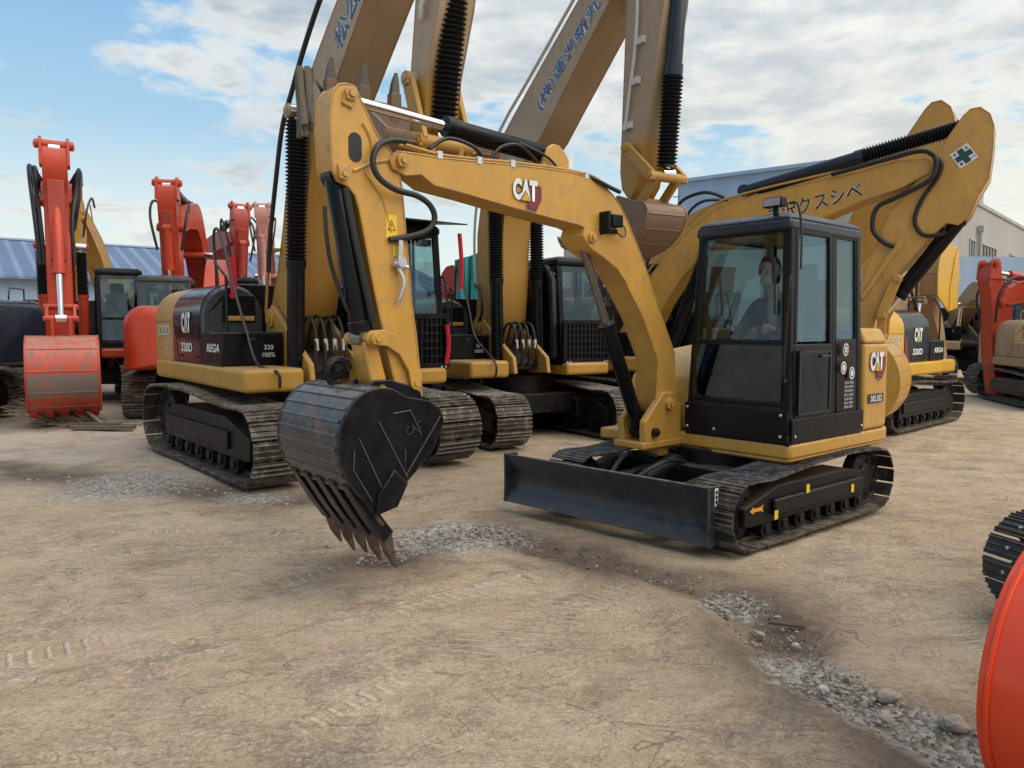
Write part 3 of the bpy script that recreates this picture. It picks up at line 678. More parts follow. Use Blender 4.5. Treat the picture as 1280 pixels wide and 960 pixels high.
W = bpy.data.worlds.new('World'); S.world = W; W.use_nodes = True; nt = W.node_tree
bg = nt.nodes['Background']; bg.inputs[1].default_value = .15
sky = nt.nodes.new('ShaderNodeTexSky'); sky.sky_type = 'NISHITA'; sky.sun_disc = False; sky.sun_elevation = R(SUN_EL); sky.sun_rotation = R(SUN_AZ); sky.dust_density = 2; sky.air_density = 1.2
tc = nt.nodes.new('ShaderNodeTexCoord'); D = tc.outputs['Generated']
sp = nt.nodes.new('ShaderNodeSeparateXYZ'); lnk(nt, D, sp.inputs[0])
zz = math_n(nt, 'MAXIMUM', sp.outputs[2], 0.)
den = math_n(nt, 'ADD', zz, .16)
cb = nt.nodes.new('ShaderNodeCombineXYZ'); lnk(nt, math_n(nt, 'DIVIDE', sp.outputs[0], den), cb.inputs[0]); lnk(nt, math_n(nt, 'DIVIDE', sp.outputs[1], den), cb.inputs[1]); lnk(nt, math_n(nt, 'MULTIPLY', zz, 2.2), cb.inputs[2])
P = cb.outputs[0]
def K(c, s=7.4): return tuple(x * s for x in c)
ramp = nt.nodes.new('ShaderNodeValToRGB'); cr = ramp.color_ramp; lnk(nt, zz, ramp.inputs[0])
cr.elements[0].position = 0; cr.elements[0].color = (.72, .80, .78, 1)
cr.elements[1].position = .75; cr.elements[1].color = (.14, .28, .50, 1)
for p, c in ((.10, (.58, .74, .77)), (.22, (.38, .59, .74)), (.38, (.23, .45, .71))):
    e = cr.elements.new(p); e.color = c + (1,)
grad = cmix(nt, 1., ramp.outputs[0], (7.8, 7.8, 7.8), 'MULTIPLY')
base = cmix(nt, .88, sky.outputs[0], grad)
n1 = nnoise(nt, .75, 8, .58, P, .25); n2 = nnoise(nt, 2.1, 8, .6, P, .3); n3 = nnoise(nt, .32, 4, .5, P)
n5 = nnoise(nt, 5.5, 6, .6, P, .2)
dens = math_n(nt, 'ADD', math_n(nt, 'MULTIPLY', n1.outputs[0], .44), math_n(nt, 'ADD', math_n(nt, 'MULTIPLY', n2.outputs[0], .36), math_n(nt, 'MULTIPLY', n5.outputs[0], .20)))
# more cloud towards the right of the view
side = mrange(nt, sp.outputs[0], -.45, .35, -.006, .075)
dens = math_n(nt, 'ADD', dens, side)
cov = mrange(nt, dens, .495, .565); cov.node.interpolation_type = 'SMOOTHSTEP'
shade = mrange(nt, math_n(nt, 'ADD', n2.outputs[0], math_n(nt, 'MULTIPLY', n5.outputs[0], .5)), .60, .92)
ccol = cmix(nt, shade, K((.96, .93, .85)), K((.40, .46, .51)))
edge = mrange(nt, dens, .52, .58, 1., 0.)
ccol = cmix(nt, math_n(nt, 'MULTIPLY', edge, .35), ccol, K((1.0, .95, .86)))
warm = math_n(nt, 'MULTIPLY', mrange(nt, sp.outputs[0], -.1, .45), mrange(nt, zz, .36, .06))
ccol = cmix(nt, math_n(nt, 'MULTIPLY', warm, .85), ccol, K((.90, .84, .70)))
final = cmix(nt, math_n(nt, 'MULTIPLY', cov, .88), base, ccol)
final = cmix(nt, mrange(nt, zz, .24, .0, 0., .85), final, K((.84, .86, .80)))
lnk(nt, final, bg.inputs[0])

def tubes(name, mat, parent, lst, n=8):
    for pts, rad in lst: MB().tube(pts, rad, n).build(name, mat, parent)

# ------------------------------------------------------------------ ground
def seg_d(px, py, a, b):
    ax, ay = a; bx, by = b; dx, dy = bx - ax, by - ay; t = max(0, min(1, ((px - ax) * dx + (py - ay) * dy) / (dx * dx + dy * dy + 1e-9)))
    return math.hypot(px - ax - t * dx, py - ay - t * dy)
def path_d(x, y, P): return min(seg_d(x, y, P[i], P[i + 1]) for i in range(len(P) - 1))
RUT = [(-.95, 5.35), (-.6, 5.9), (-.2, 6.1), (.15, 5.65), (.68, 5.22), (1.02, 4.96), (1.3, 4.6), (1.42, 4.1), (1.41, 3.6), (1.53, 3.32), (1.66, 3.1), (1.85, 2.7), (2.1, 2.2)]
RUT2 = [(-6.3, 9.0), (-5.3, 8.5), (-4.4, 8.05), (-3.2, 7.65), (-2.2, 7.2)]
def axis(lo, hi, f0, f1, st, grow):
    v = []; a = f0
    while a <= f1: v.append(a); a += st
    s = st; b = v[-1]
    while b < hi: s *= grow; b += s; v.append(min(b, hi))
    s = st; b = v[0]; L = []
    while b > lo: s *= grow; b -= s; L.append(max(b, lo))
    return L[::-1] + v
xs = axis(-900, 900, -7.5, 6.0, .05, 1.25); ys = axis(-40, 1500, 1.3, 10.5, .05, 1.22)
vs = []; dampv = []; gravv = []
for y in ys:
    for x in xs:
        z = 0; dm = gr = 0.
        if -12 < x < 12 and 0 < y < 20:
            w = .25 + .18 * noise.noise(Vector((x * 1.3, y * 1.3, 2)))
            d = path_d(x, y, RUT); d2 = path_d(x, y, RUT2)
            dm = max(math.exp(-(d / (w + .12)) ** 2), .9 * math.exp(-(d2 / (w + .22)) ** 2))
            gr = max(math.exp(-(math.hypot(x + .45, (y - 5.9) * 1.2) / .55) ** 2), .8 * math.exp(-(math.hypot(x - 1.33, y - 4.45) / .22) ** 2), .9 * math.exp(-(path_d(x, y, RUT[8:]) / .2) ** 2), math.exp(-(math.hypot(x + 4.1, y - 7.95) / .7) ** 2), .7 * math.exp(-(math.hypot(x + 2.5, y - 7.3) / .4) ** 2))
            z = -.035 + .025 * noise.noise(Vector((x * .5, y * .5, 0))) + .010 * noise.noise(Vector((x * 2.1, y * 2.1, 5))) + .006 * noise.noise(Vector((x * 7, y * 7, 9)))
            z -= .035 * math.exp(-(d / .16) ** 2) - .02 * math.exp(-((d - .3) / .14) ** 2)
            z += dm * .014 * noise.noise(Vector((x * 11, y * 11, 3)))
            z = min(z, -.004)
        else: z = -.035
        vs.append((x, y, z)); dampv.append(dm); gravv.append(gr)
nx = len(xs); fs = [(j * nx + i, j * nx + i + 1, (j + 1) * nx + i + 1, (j + 1) * nx + i) for j in range(len(ys) - 1) for i in range(nx - 1)]
me = bpy.data.meshes.new('ground'); me.from_pydata(vs, [], fs); me.polygons.foreach_set('use_smooth', [True] * len(fs))
for nm, dat in (('damp', dampv), ('grav', gravv)):
    at = me.attributes.new(nm, 'FLOAT', 'POINT'); at.data.foreach_set('value', dat)
gro = bpy.data.objects.new('ground', me); COL.objects.link(gro); tag(gro, kind='structure')
m, nt, b = newmat('packed dirt'); me.materials.append(m)
geo = nt.nodes.new('ShaderNodeNewGeometry'); P = geo.outputs['Position']
A1 = nt.nodes.new('ShaderNodeAttribute'); A1.attribute_name = 'damp'; A2 = nt.nodes.new('ShaderNodeAttribute'); A2.attribute_name = 'grav'
rot = nt.nodes.new('ShaderNodeMapping'); rot.inputs['Rotation'].default_value = (0, 0, R(-22)); rot.inputs['Scale'].default_value = (.75, 1.25, 1); lnk(nt, P, rot.inputs[0])
a = nnoise(nt, .55, 6, .6, P, .4); bb = nnoise(nt, 2.2, 8, .66, rot.outputs[0], .5); c_ = nnoise(nt, 9, 9, .7, P, .4); d_ = nnoise(nt, 60, 8, .7, P); e_ = nnoise(nt, 1.1, 5, .6, P, 1.2)
col = cmix(nt, mrange(nt, a.outputs[0], .34, .66), (.46, .345, .225), (.59, .475, .335))
col = cmix(nt, math_n(nt, 'MULTIPLY', mrange(nt, bb.outputs[0], .45, .66), .8), col, (.60, .48, .335))
col = cmix(nt, math_n(nt, 'MULTIPLY', mrange(nt, bb.outputs[0], .47, .32), .75), col, (.30, .215, .145))
col = cmix(nt, math_n(nt, 'MULTIPLY', mrange(nt, e_.outputs[0], .53, .66), .65), col, (.36, .29, .25))
col = cmix(nt, math_n(nt, 'MULTIPLY', mrange(nt, c_.outputs[0], .52, .72), .40), col, (.66, .55, .41))
col = cmix(nt, math_n(nt, 'MULTIPLY', mrange(nt, c_.outputs[0], .45, .28), .45), col, (.25, .185, .13))
col = cmix(nt, mrange(nt, d_.outputs[0], .3, .75), cmix(nt, 1., col, (.62, .60, .57), 'MULTIPLY'), cmix(nt, 1., col, (1.25, 1.25, 1.25), 'MULTIPLY'))
f_ = nnoise(nt, 190, 3, .6, P); col = cmix(nt, mrange(nt, f_.outputs[0], .3, .7), cmix(nt, 1., col, (.78, .77, .76), 'MULTIPLY'), cmix(nt, 1., col, (1.16, 1.16, 1.16), 'MULTIPLY'))
# pale dust towards the left distance
sx = nt.nodes.new('ShaderNodeSeparateXYZ'); lnk(nt, P, sx.inputs[0])
pl = math_n(nt, 'MULTIPLY', mrange(nt, sx.outputs[0], -2., -6.), mrange(nt, sx.outputs[1], 6.5, 9.5))
col = cmix(nt, math_n(nt, 'MULTIPLY', math_n(nt, 'MULTIPLY', pl, mrange(nt, bb.outputs[0], .3, .6)), .75), col, (.46, .42, .37))
far = mrange(nt, sx.outputs[1], 14, 60)
col = cmix(nt, math_n(nt, 'MULTIPLY', far, .6), col, (.40, .34, .26))
# cleat prints: rows of short parallel bars pressed by passing tracks
prints = None
def row(x0, y0, ang, length, half, pitch, tilt=0., off=0.):
    ca, sa = math.cos(R(ang)), math.sin(R(ang))
    dx = math_n(nt, 'SUBTRACT', sx.outputs[0], x0); dy = math_n(nt, 'SUBTRACT', sx.outputs[1], y0)
    u = math_n(nt, 'ADD', math_n(nt, 'MULTIPLY', dx, ca), math_n(nt, 'MULTIPLY', dy, sa)); v = math_n(nt, 'SUBTRACT', math_n(nt, 'MULTIPLY', dy, ca), math_n(nt, 'MULTIPLY', dx, sa))
    v = math_n(nt, 'ADD', v, math_n(nt, 'MULTIPLY', math_n(nt, 'SUBTRACT', bb.outputs[0], .5), .18))
    ph = math_n(nt, 'ADD', math_n(nt, 'MULTIPLY', math_n(nt, 'ADD', u, math_n(nt, 'MULTIPLY', v, tilt)), 2 * math.pi / pitch), math_n(nt, 'MULTIPLY', c_.outputs[0], 3.2))
    s = mrange(nt, math_n(nt, 'SINE', ph), .2, 1.)
    mu = math_n(nt, 'MULTIPLY', mrange(nt, u, 0, .25), mrange(nt, u, length, length - .3)); mv = mrange(nt, math_n(nt, 'ABSOLUTE', v), half, half * .75)
    return math_n(nt, 'MULTIPLY', math_n(nt, 'MULTIPLY', s, math_n(nt, 'MULTIPLY', mu, mv)), mrange(nt, e_.outputs[0], .28, .46))
for args in ((-2.35, 3.95, 50, 1.3, .08, .07), (-1.6, 4.8, 36, 1.1, .09, .075), (-.35, 3.65, 50, 1.3, .2, .085, .5), (-.75, 4.3, 38, 1.2, .1, .08, .2), (-3.1, 3.3, 35, 1.3, .1, .085), (1.2, 6.9, 30, 2., .16, .12, .2), (-.95, 2.95, 50, .8, .07, .09), (.3, 4.3, 48, .7, .12, .06), (2.6, 3.2, 100, 1.2, .12, .09), (-3.2, 5.9, 24, .9, .07, .08)):
    r_ = row(*args); prints = r_ if prints is None else math_n(nt, 'MAXIMUM', prints, r_)
col = cmix(nt, math_n(nt, 'MULTIPLY', prints, .5), col, (.70, .605, .48))
h2 = nnoise(nt, 27, 8, .72, P, .5)
smooth_ = mrange(nt, e_.outputs[0], .42, .58, .25, 1.)
col = cmix(nt, smooth_, col, cmix(nt, mrange(nt, h2.outputs[0], .38, .64), cmix(nt, 1., col, (.74, .71, .68), 'MULTIPLY'), cmix(nt, 1., col, (1.15, 1.15, 1.14), 'MULTIPLY')))
pk = nnoise(nt, .8, 4, .55, P, .6); col = cmix(nt, math_n(nt, 'MULTIPLY', mrange(nt, pk.outputs[0], .52, .68), .5), col, (.52, .37, .28))
# curved scuffs
for sc__, wd, am, cc in ((1.7, .012, .42, (.70, .61, .50)), (3.4, .014, .38, (.68, .59, .48)), (2.6, .013, .38, (.19, .145, .11)), (6.5, .02, .30, (.66, .57, .46))):
    s1 = nnoise(nt, sc__, 3, .5, rot.outputs[0], .8); s2 = nnoise(nt, sc__ * .6 + .3, 3, .5, P)
    lm = math_n(nt, 'MULTIPLY', mrange(nt, math_n(nt, 'ABSOLUTE', math_n(nt, 'SUBTRACT', s1.outputs[0], .5)), wd, .002), mrange(nt, s2.outputs[0], .50, .60))
    lm = math_n(nt, 'MULTIPLY', lm, mrange(nt, h2.outputs[0], .40, .55)); col = cmix(nt, math_n(nt, 'MULTIPLY', lm, am), col, cc); prints = math_n(nt, 'MAXIMUM', prints, math_n(nt, 'MULTIPLY', lm, .5))
# long scrape ridges
for (x0, y0, ang_, L_) in ((-1.6, 3.75, 36, 2.2), (-1.0, 4.35, 30, 1.9), (-3.4, 3.1, 22, 2.4), (-2.9, 4.9, 8, 2.6), (.9, 2.6, 62, 1.4)):
    ca, sa = math.cos(R(ang_)), math.sin(R(ang_)); dx = math_n(nt, 'SUBTRACT', sx.outputs[0], x0); dy = math_n(nt, 'SUBTRACT', sx.outputs[1], y0)
    u_ = math_n(nt, 'ADD', math_n(nt, 'MULTIPLY', dx, ca), math_n(nt, 'MULTIPLY', dy, sa)); v_ = math_n(nt, 'SUBTRACT', math_n(nt, 'MULTIPLY', dy, ca), math_n(nt, 'MULTIPLY', dx, sa))
    v_ = math_n(nt, 'ADD', v_, math_n(nt, 'MULTIPLY', math_n(nt, 'SUBTRACT', e_.outputs[0], .5), .35))
    mk_ = math_n(nt, 'MULTIPLY', mrange(nt, math_n(nt, 'ABSOLUTE', v_), .035, .008), math_n(nt, 'MULTIPLY', mrange(nt, u_, 0, .5), mrange(nt, u_, L_, L_ - .5)))
    mk_ = math_n(nt, 'MULTIPLY', mk_, mrange(nt, c_.outputs[0], .35, .6)); col = cmix(nt, math_n(nt, 'MULTIPLY', mk_, .5), col, (.72, .62, .50)); prints = math_n(nt, 'MAXIMUM', prints, mk_)
# fine scratches and crumbs
rot2 = nt.nodes.new('ShaderNodeMapping'); rot2.inputs['Rotation'].default_value = (0, 0, R(28)); rot2.inputs['Scale'].default_value = (4, 26, 1); lnk(nt, P, rot2.inputs[0])
g1 = nnoise(nt, 1., 6, .7, rot2.outputs[0], .8); col = cmix(nt, math_n(nt, 'MULTIPLY', mrange(nt, g1.outputs[0], .56, .72), .35), col, (.74, .64, .50)); col = cmix(nt, math_n(nt, 'MULTIPLY', mrange(nt, g1.outputs[0], .42, .28), .30), col, (.24, .18, .13))
vc = nt.nodes.new('ShaderNodeTexVoronoi'); vc.inputs['Scale'].default_value = 17; lnk(nt, P, vc.inputs['Vector'])
cr_ = math_n(nt, 'MULTIPLY', mrange(nt, vc.outputs['Distance'], .16, .08), mrange(nt, c_.outputs[0], .5, .56)); col = cmix(nt, math_n(nt, 'MULTIPLY', cr_, .7), col, (.17, .13, .10))
# damp rut and crushed stone
dmp = math_n(nt, 'MULTIPLY', A1.outputs['Fac'], mrange(nt, c_.outputs[0], .25, .5, .7, 1.2))
dmp = math_n(nt, 'MULTIPLY', dmp, mrange(nt, e_.outputs[0], .3, .55, .55, 1.1), clamp=True)
col = cmix(nt, math_n(nt, 'MULTIPLY', dmp, .92), col, (.12, .088, .066))
vor = nt.nodes.new('ShaderNodeTexVoronoi'); vor.inputs['Scale'].default_value = 38; lnk(nt, P, vor.inputs['Vector'])
gcol = cmix(nt, mrange(nt, vor.outputs['Color'], .2, .8), (.20, .17, .14), (.56, .53, .47))
gm = mrange(nt, math_n(nt, 'ADD', A2.outputs['Fac'], math_n(nt, 'MULTIPLY', math_n(nt, 'ADD', c_.outputs[0], h2.outputs[0]), .6)), .78, 1.25)
col = cmix(nt, math_n(nt, 'MULTIPLY', gm, .8), col, gcol)
lnk(nt, col, b.inputs['Base Color']); b.inputs['Roughness'].default_value = .93; b.inputs['Specular IOR Level'].default_value = .2
hgt = math_n(nt, 'ADD', math_n(nt, 'ADD', math_n(nt, 'MULTIPLY', c_.outputs[0], .028), math_n(nt, 'MULTIPLY', h2.outputs[0], .010)), math_n(nt, 'ADD', math_n(nt, 'MULTIPLY', d_.outputs[0], .006), math_n(nt, 'MULTIPLY', prints, .014)))
hgt = math_n(nt, 'ADD', hgt, math_n(nt, 'ADD', math_n(nt, 'MULTIPLY', math_n(nt, 'MULTIPLY', vor.outputs['Distance'], gm), -.02), math_n(nt, 'MULTIPLY', bb.outputs[0], .03)))
bp = nt.nodes.new('ShaderNodeBump'); bp.inputs['Strength'].default_value = 1.; bp.inputs['Distance'].default_value = 1.; lnk(nt, hgt, bp.inputs['Height']); lnk(nt, bp.outputs[0], b.inputs['Normal'])

# stones
STONE = paint('crushed stone', (.33, .305, .265), .9, dirt=(.24, .18, .13), dirt_amt=.8, spec=.2)
STONEW = paint('pale stone', (.52, .50, .45), .9, dirt=(.3, .25, .18), dirt_amt=.6, spec=.2)
ico = bmesh.new(); bmesh.ops.create_icosphere(ico, subdivisions=1, radius=1); IV = [v.co.copy() for v in ico.verts]; IF = [tuple(v.index for v in f.verts) for f in ico.faces]; ico.free()
ico = bmesh.new(); bmesh.ops.create_icosphere(ico, subdivisions=3, radius=1); IV3 = [v.co.copy() for v in ico.verts]; IF3 = [tuple(v.index for v in f.verts) for f in ico.faces]; ico.free()
def stone(mb, x, y, z, r, hi=False):
    V, Fc = (IV3, IF3) if hi else (IV, IF); s = Vector((random.uniform(.7, 1.3), random.uniform(.7, 1.3), random.uniform(.4, .8))) * r
    rt = Matrix.Rotation(random.uniform(0, 6.28), 3, 'Z') @ Matrix.Rotation(random.uniform(-.4, .4), 3, 'X'); o = Vector((random.random() * 50, 0, 0)); vv = []
    for v in V:
        k = (1 + .35 * noise.noise(v * 1.1 + o)) if hi else random.uniform(.72, 1.15)
        if hi:
            k *= 1 - .0; q = v * k; q = Vector([round(c * 2.4 + .0) / 2.4 * .45 + c * .55 for c in q])
        else: q = v * k
        q = Vector((q.x * s.x, q.y * s.y, q.z * s.z)); q = rt @ q; vv.append((q.x + x, q.y + y, q.z + z))
    mb.add(vv, Fc)
def scatter(name, label, spots, mat):
    mb = MB()
    for (cx, cy, sx_, sy_, ang, n, r0, r1) in spots:
        for i in range(n):
            u, v = random.gauss(0, 1) * sx_, random.gauss(0, 1) * sy_; x = cx + u * math.cos(R(ang)) - v * math.sin(R(ang)); y = cy + u * math.sin(R(ang)) + v * math.cos(R(ang))
            r = (r0 + (r1 - r0) * random.random() ** 4) * .72; stone(mb, x, y, -.036 + r * .1, r)
    o = mb.build(name, mat, None, ang=20); tag(o, label, 'gravel', kind='stuff'); return o
scatter('gravel', 'grey crushed stone patch beyond the black bucket, beside the dozer blade', [(-.5, 5.85, .42, .16, 35, 600, .006, .035), (-.1, 6.1, .22, .16, 0, 200, .008, .03), (-.85, 5.4, .2, .1, 30, 150, .006, .02)], STONE)
scatter('gravel', 'broken rubble lying along the damp rut at lower right', [(1.33, 4.45, .12, .08, 0, 200, .007, .03), (1.5, 3.4, .13, .1, -60, 260, .005, .025), (1.72, 3.0, .25, .10, -50, 240, .004, .022), (1.42, 3.85, .14, .22, 0, 160, .004, .02), (1.95, 2.55, .25, .12, -50, 200, .005, .03), (1.0, 4.9, .5, .1, -35, 130, .005, .018)], STONE)
scatter('gravel', 'pale gravel spread in front of the left crawler track', [(-4.2, 8.0, .5, .16, -25, 260, .010, .045), (-2.7, 7.35, .4, .14, -25, 200, .012, .045)], STONE)
scatter('gravel', 'dark soil crumbs along the shallow rut before the blade', [(.1, 5.65, .35, .12, -40, 260, .004, .022), (.7, 5.2, .45, .14, -28, 300, .004, .02), (1.35, 4.3, .15, .4, 0, 260, .003, .018), (1.45, 3.5, .16, .35, 0, 300, .003, .016), (1.8, 2.9, .3, .14, -50, 260, .003, .016)], plain('dark soil', (.13, .095, .07), .95))
scatter('gravel', 'loose pebbles strewn over the open dirt', [(-1., 4.3, 2.6, 1.4, 0, 150, .003, .012), (2.5, 5.0, 1.2, .9, 0, 70, .004, .014), (0, 3.0, 1.5, .7, 0, 90, .003, .009), (-3, 8, 3, 1.2, 0, 120, .006, .02)], STONE)
for (x, y, r, lab, mt) in ((1.44, 3.36, .042, 'pale white rock, brightest in the rubble of the lower right rut', STONEW), (1.23, 3.42, .032, 'dark angular rock left of the pale white one', STONE), (1.36, 4.0, .04, 'grey flat rock at the upper end of the rubble rut', STONE), (1.50, 3.86, .03, 'small pale rock right of the grey flat rock', STONEW), (1.70, 3.30, .06, 'large brown grey rock half buried at the rut edge', STONE), (1.60, 3.12, .045, 'rounded grey rock in the middle of the lower rubble', STONE), (1.86, 3.05, .07, 'broad low rock nearest the red bucket', STONE)):
    r *= .72; mb = MB(); stone(mb, x, y, -.035 + r * .25, r, True); tag(mb.build('rock', mt, None, ang=28), lab, 'rock', 'rocks in the rut')
mb = MB(); mb.bar((1.45, 4.14, -.02), (1.62, 4.05, -.01), .02, .012); tag(mb.build('wooden_splinter', plain('old wood', (.10, .06, .04), .9)), 'dark wooden splinter lying above the rubble', 'splinter')
# brushwood heap and handle at the left
tw = plain('dry twig', (.22, .16, .09), .9); tw2 = plain('dry grey wood', (.13, .10, .075), .9)
mb = MB()
for i in range(230):
    a = random.gauss(150, 16); L = random.uniform(.6, 1.5); x = -7.3 + random.uniform(-.2, .25); y = 12.7 + random.uniform(-.15, .3); z = random.uniform(.0, .12)
    e = (x + L * math.cos(R(a)), y + L * .5 * math.sin(R(a)), z + random.uniform(-.0, .35)); mid = ((x + e[0]) / 2, (y + e[1]) / 2 + random.uniform(-.05, .05), (z + e[2]) / 2 + random.uniform(-.03, .08))
    mb.tube([(x, y, z), mid, e], random.uniform(.003, .009), 4)
for i in range(60):
    x = -7.0 + random.gauss(0, .5); y = 12.5 + random.gauss(0, .18); a = random.uniform(0, 360); L = random.uniform(.15, .6); mb.tube([(x, y, .02), (x + L * math.cos(R(a)), y + L * math.sin(R(a)), random.uniform(.0, .08))], .008, 4, sm=False)
tag(mb.build('brushwood', tw), 'heap of dry twigs on the dirt before the red bucket', 'brushwood', kind='stuff')
mb = MB(); mb.tube([(-7.5, 12.9, .35), (-6.7, 12.3, .03)], .03, 8, sm=False); tag(mb.build('wooden_pole', tw), 'pale wooden pole leaning out of the twig heap', 'pole')
mb = MB(); mb.bar((-7.1, 12.1, .03), (-6.15, 12.15, .03), .16, .06); mb.bar((-7.3, 12.3, .06), (-6.4, 12.2, .07), .1, .05); tag(mb.build('timber', tw2), 'dark flat timber lying in front of the twig heap', 'timber')

# ------------------------------------------------------------------ the small excavator in front
mini = empty('excavator', (1.908, 6.80, 0), 219.8)
tag(mini, 'small yellow excavator with dozer blade, black cab and black bucket, nearest the camera', 'excavator', EXG)
for s in (-1, 1):
    t = track(mini, s * .79, .4, L=2.58, rf=.27, rr=.285, ztop=.60, pitch=.125, mat=STEELM, detail=2, outer=s, H=.02)
    if s == 1:
        Y = .79 + .4 * .31 + .045
        X, U = (-1, 0, 0), (0, 0, 1)
        flat(frame_pts((.93, Y, .30), X, U, [(-.09, 0), (-.04, .03), (-.04, .014), (.05, .014), (.09, .03), (.075, 0), (.09, -.03), (.05, -.014), (-.04, -.014), (-.04, -.03)][::-1]), ORM, t, 'arrow_sticker')
        for (x, z) in ((.66, .22), (.2, .36), (-.55, .26)): flat(frame_pts((x, Y, z), X, U, [(-.025, -.035), (.025, -.035), (.025, .035), (-.025, .035)]), WARN, t, 'warning_sticker')
u = MB(); u.box(-.55, .55, -.6, .6, .2, .46); u.cyl((0, 0, .44), (0, 0, .6), .42, n=24); u.prism([(.5, .22), (.5, .42), (1.2, .34), (1.2, .2)], -.42, -.32); u.prism([(.5, .22), (.5, .42), (1.2, .34), (1.2, .2)], .22, .32)
u.build('undercarriage', FRAME, mini, bevel=.015)
BM = Matrix.Translation((1.42, -.19, 0)) @ Matrix.Rotation(R(5.2), 4, 'Z')
bl = MB(); sec = [(-.02, .50), (.035, .505), (.03, .47), (-.035, .36), (-.05, .26), (-.025, .16), (.03, .09), (.035, .07), (-.01, .07), (-.075, .15), (-.1, .27), (-.085, .38)]
bl.prism(sec, -1.03, 1.03)
for s in (-1, 1): bl.prism([(.05, .515), (-.12, .5), (-.12, .1), (.0, .06), (.05, .07), (.045, .3)], s * 1.035 - .008, s * 1.035 + .008)
bl.box(-.16, -.09, -.9, .9, .2, .34)
bl.xf(BM); blo = bl.build('blade', BLADE, mini, bevel=.006)
flat([tuple(BM @ Vector(p)) for p in ((-.075, 1.0445, .36), (-.03, 1.0445, .36), (-.03, 1.0445, .49), (-.075, 1.0445, .49))], WHITE, blo, 'sticker')
for z in (.39, .425, .46):
    mb = MB(); mb.lathe(BM @ Vector((-.0525, 1.045, z)), BM @ Vector((-.0525, 1.047, z)), [(0, .015), (1, .015)], 12); mb.build('sticker', BLKM, blo)
ba = MB()
for y in (-.5, .35): ba.prism([(.45, .2), (.45, .36), (1.26, .34), (1.26, .2)], y - .06, y + .06)
ba.build('blade_arm', FRAME, mini, bevel=.015)
cylinder(mini, (.55, -.1, .47), (1.12, -.12, .34), .07, .7, mat=RUB)
mb = MB(); mb.tube([(.6, -.25, .5), (.9, -.32, .56), (1.2, -.25, .42)], .02, 8); mb.tube([(.6, .05, .5), (.95, .1, .54), (1.25, .0, .4)], .018, 8); mb.build('hose', RUB, mini)
# house
hp = [(.34, -.92), (.385, -.17), (.39, .84), (.375, .885), (.33, .9), (-1.3, .885), (-1.43, .84), (-1.53, .55), (-1.57, 0), (-1.53, -.55), (-1.43, -.84), (-1.3, -.9)]
sk = MB(); sk.zprism([(x * .97, y * .975) for x, y in hp], .565, .60, top=hp); sk.zprism(hp, .60, .715); sk.build('skirt', YEL, mini, bevel=.018, seg=3)
rp = [(-.845, .89), (-1.3, .875), (-1.42, .83), (-1.52, .55), (-1.56, 0), (-1.52, -.55), (-1.42, -.84), (-1.3, -.89), (-.845, -.89)]
rc = MB(); rc.zprism(rp, .722, 1.5); rc.zprism(rp, 1.5, 1.64, top=[(-.845 + (x + .845) * .85, y * .95) for x, y in rp]); rco = rc.build('rear_cover', YEL, mini, bevel=.03, seg=3)
rg = MB(); rg.prism([(-.97, .72), (-.97, 1.5), (-.3, 1.42), (.2, 1.2), (.3, .95), (.3, .72)], -.9, -.16); rg.build('engine_cover', YEL, mini, bevel=.04, seg=3)
stp = MB(); stp.box(.34, .62, -.93, -.5, .60, .70); stp.build('step', YEL, mini, bevel=.02)
cat_logo(rco, (-1.06, .8945, 1.34), (-1, 0, 0), (0, 0, 1), .17)
mb = MB(); mb.box(-1.22, -.92, .8925, .8945, .965, 1.045); mb.build('name_plate', DKGREY, rco)
text('305.5E2', (-1.07, .897, 1.005), (-1, 0, 0), (0, 0, 1), .055, WHITE, rco, width=.22, bold=.02)
# cab
mc = cab(mini, -.83, .385, -.115, .885, .72, 2.54, BLK, 1.53, slope=.07, tumble=.13, guard=False, glassm=glass('cab front glass', (.72, .79, .79), .03), roofmat=NAVY)
pane(mc, [(.26, .894, .96), (-.20, .894, .96), (-.20, .894, 1.44), (.26, .894, 1.44)], GLSD, 'lower_window', .004)
fr = MB()
for a_, b_ in (((.27, .953), (-.21, .953)), ((-.21, .953), (-.21, 1.45)), ((-.21, 1.45), (.27, 1.45)), ((.27, 1.45), (.27, .953))): fr.bar((a_[0], .899, a_[1]), (b_[0], .899, b_[1]), .02, .012, up=(0, 1, 0))
fr.build('rubber_seal', RUB, mc)
lp = MB(); lp.box(.386, .40, -.11, .88, .735, .99)
for y, z in ((-.08, .78), (.82, .78), (-.08, .95), (.82, .95), (.2, .78)): lp.cyl((.40, y, z), (.41, y, z), .014, n=8, mi=1)
lp.build('lower_panel', [BLK, FIT], mc, bevel=.006)
lp = MB(); lp.box(-.83, .36, .886, .90, .73, .92)
for x in (-.79, .32): lp.cyl((x, .9, .78), (x, .91, .78), .013, n=8, mi=1)
lp.build('lower_panel', [BLK, FIT], mc, bevel=.006)
dk = MB()
dk.add([(.386, -.04, 1.06), (.386, .81, 1.06), (.386, .81, 1.50), (.386, -.04, 1.50)], [(0, 1, 2, 3)]); dk.build('lower_window', GLSD, mc)
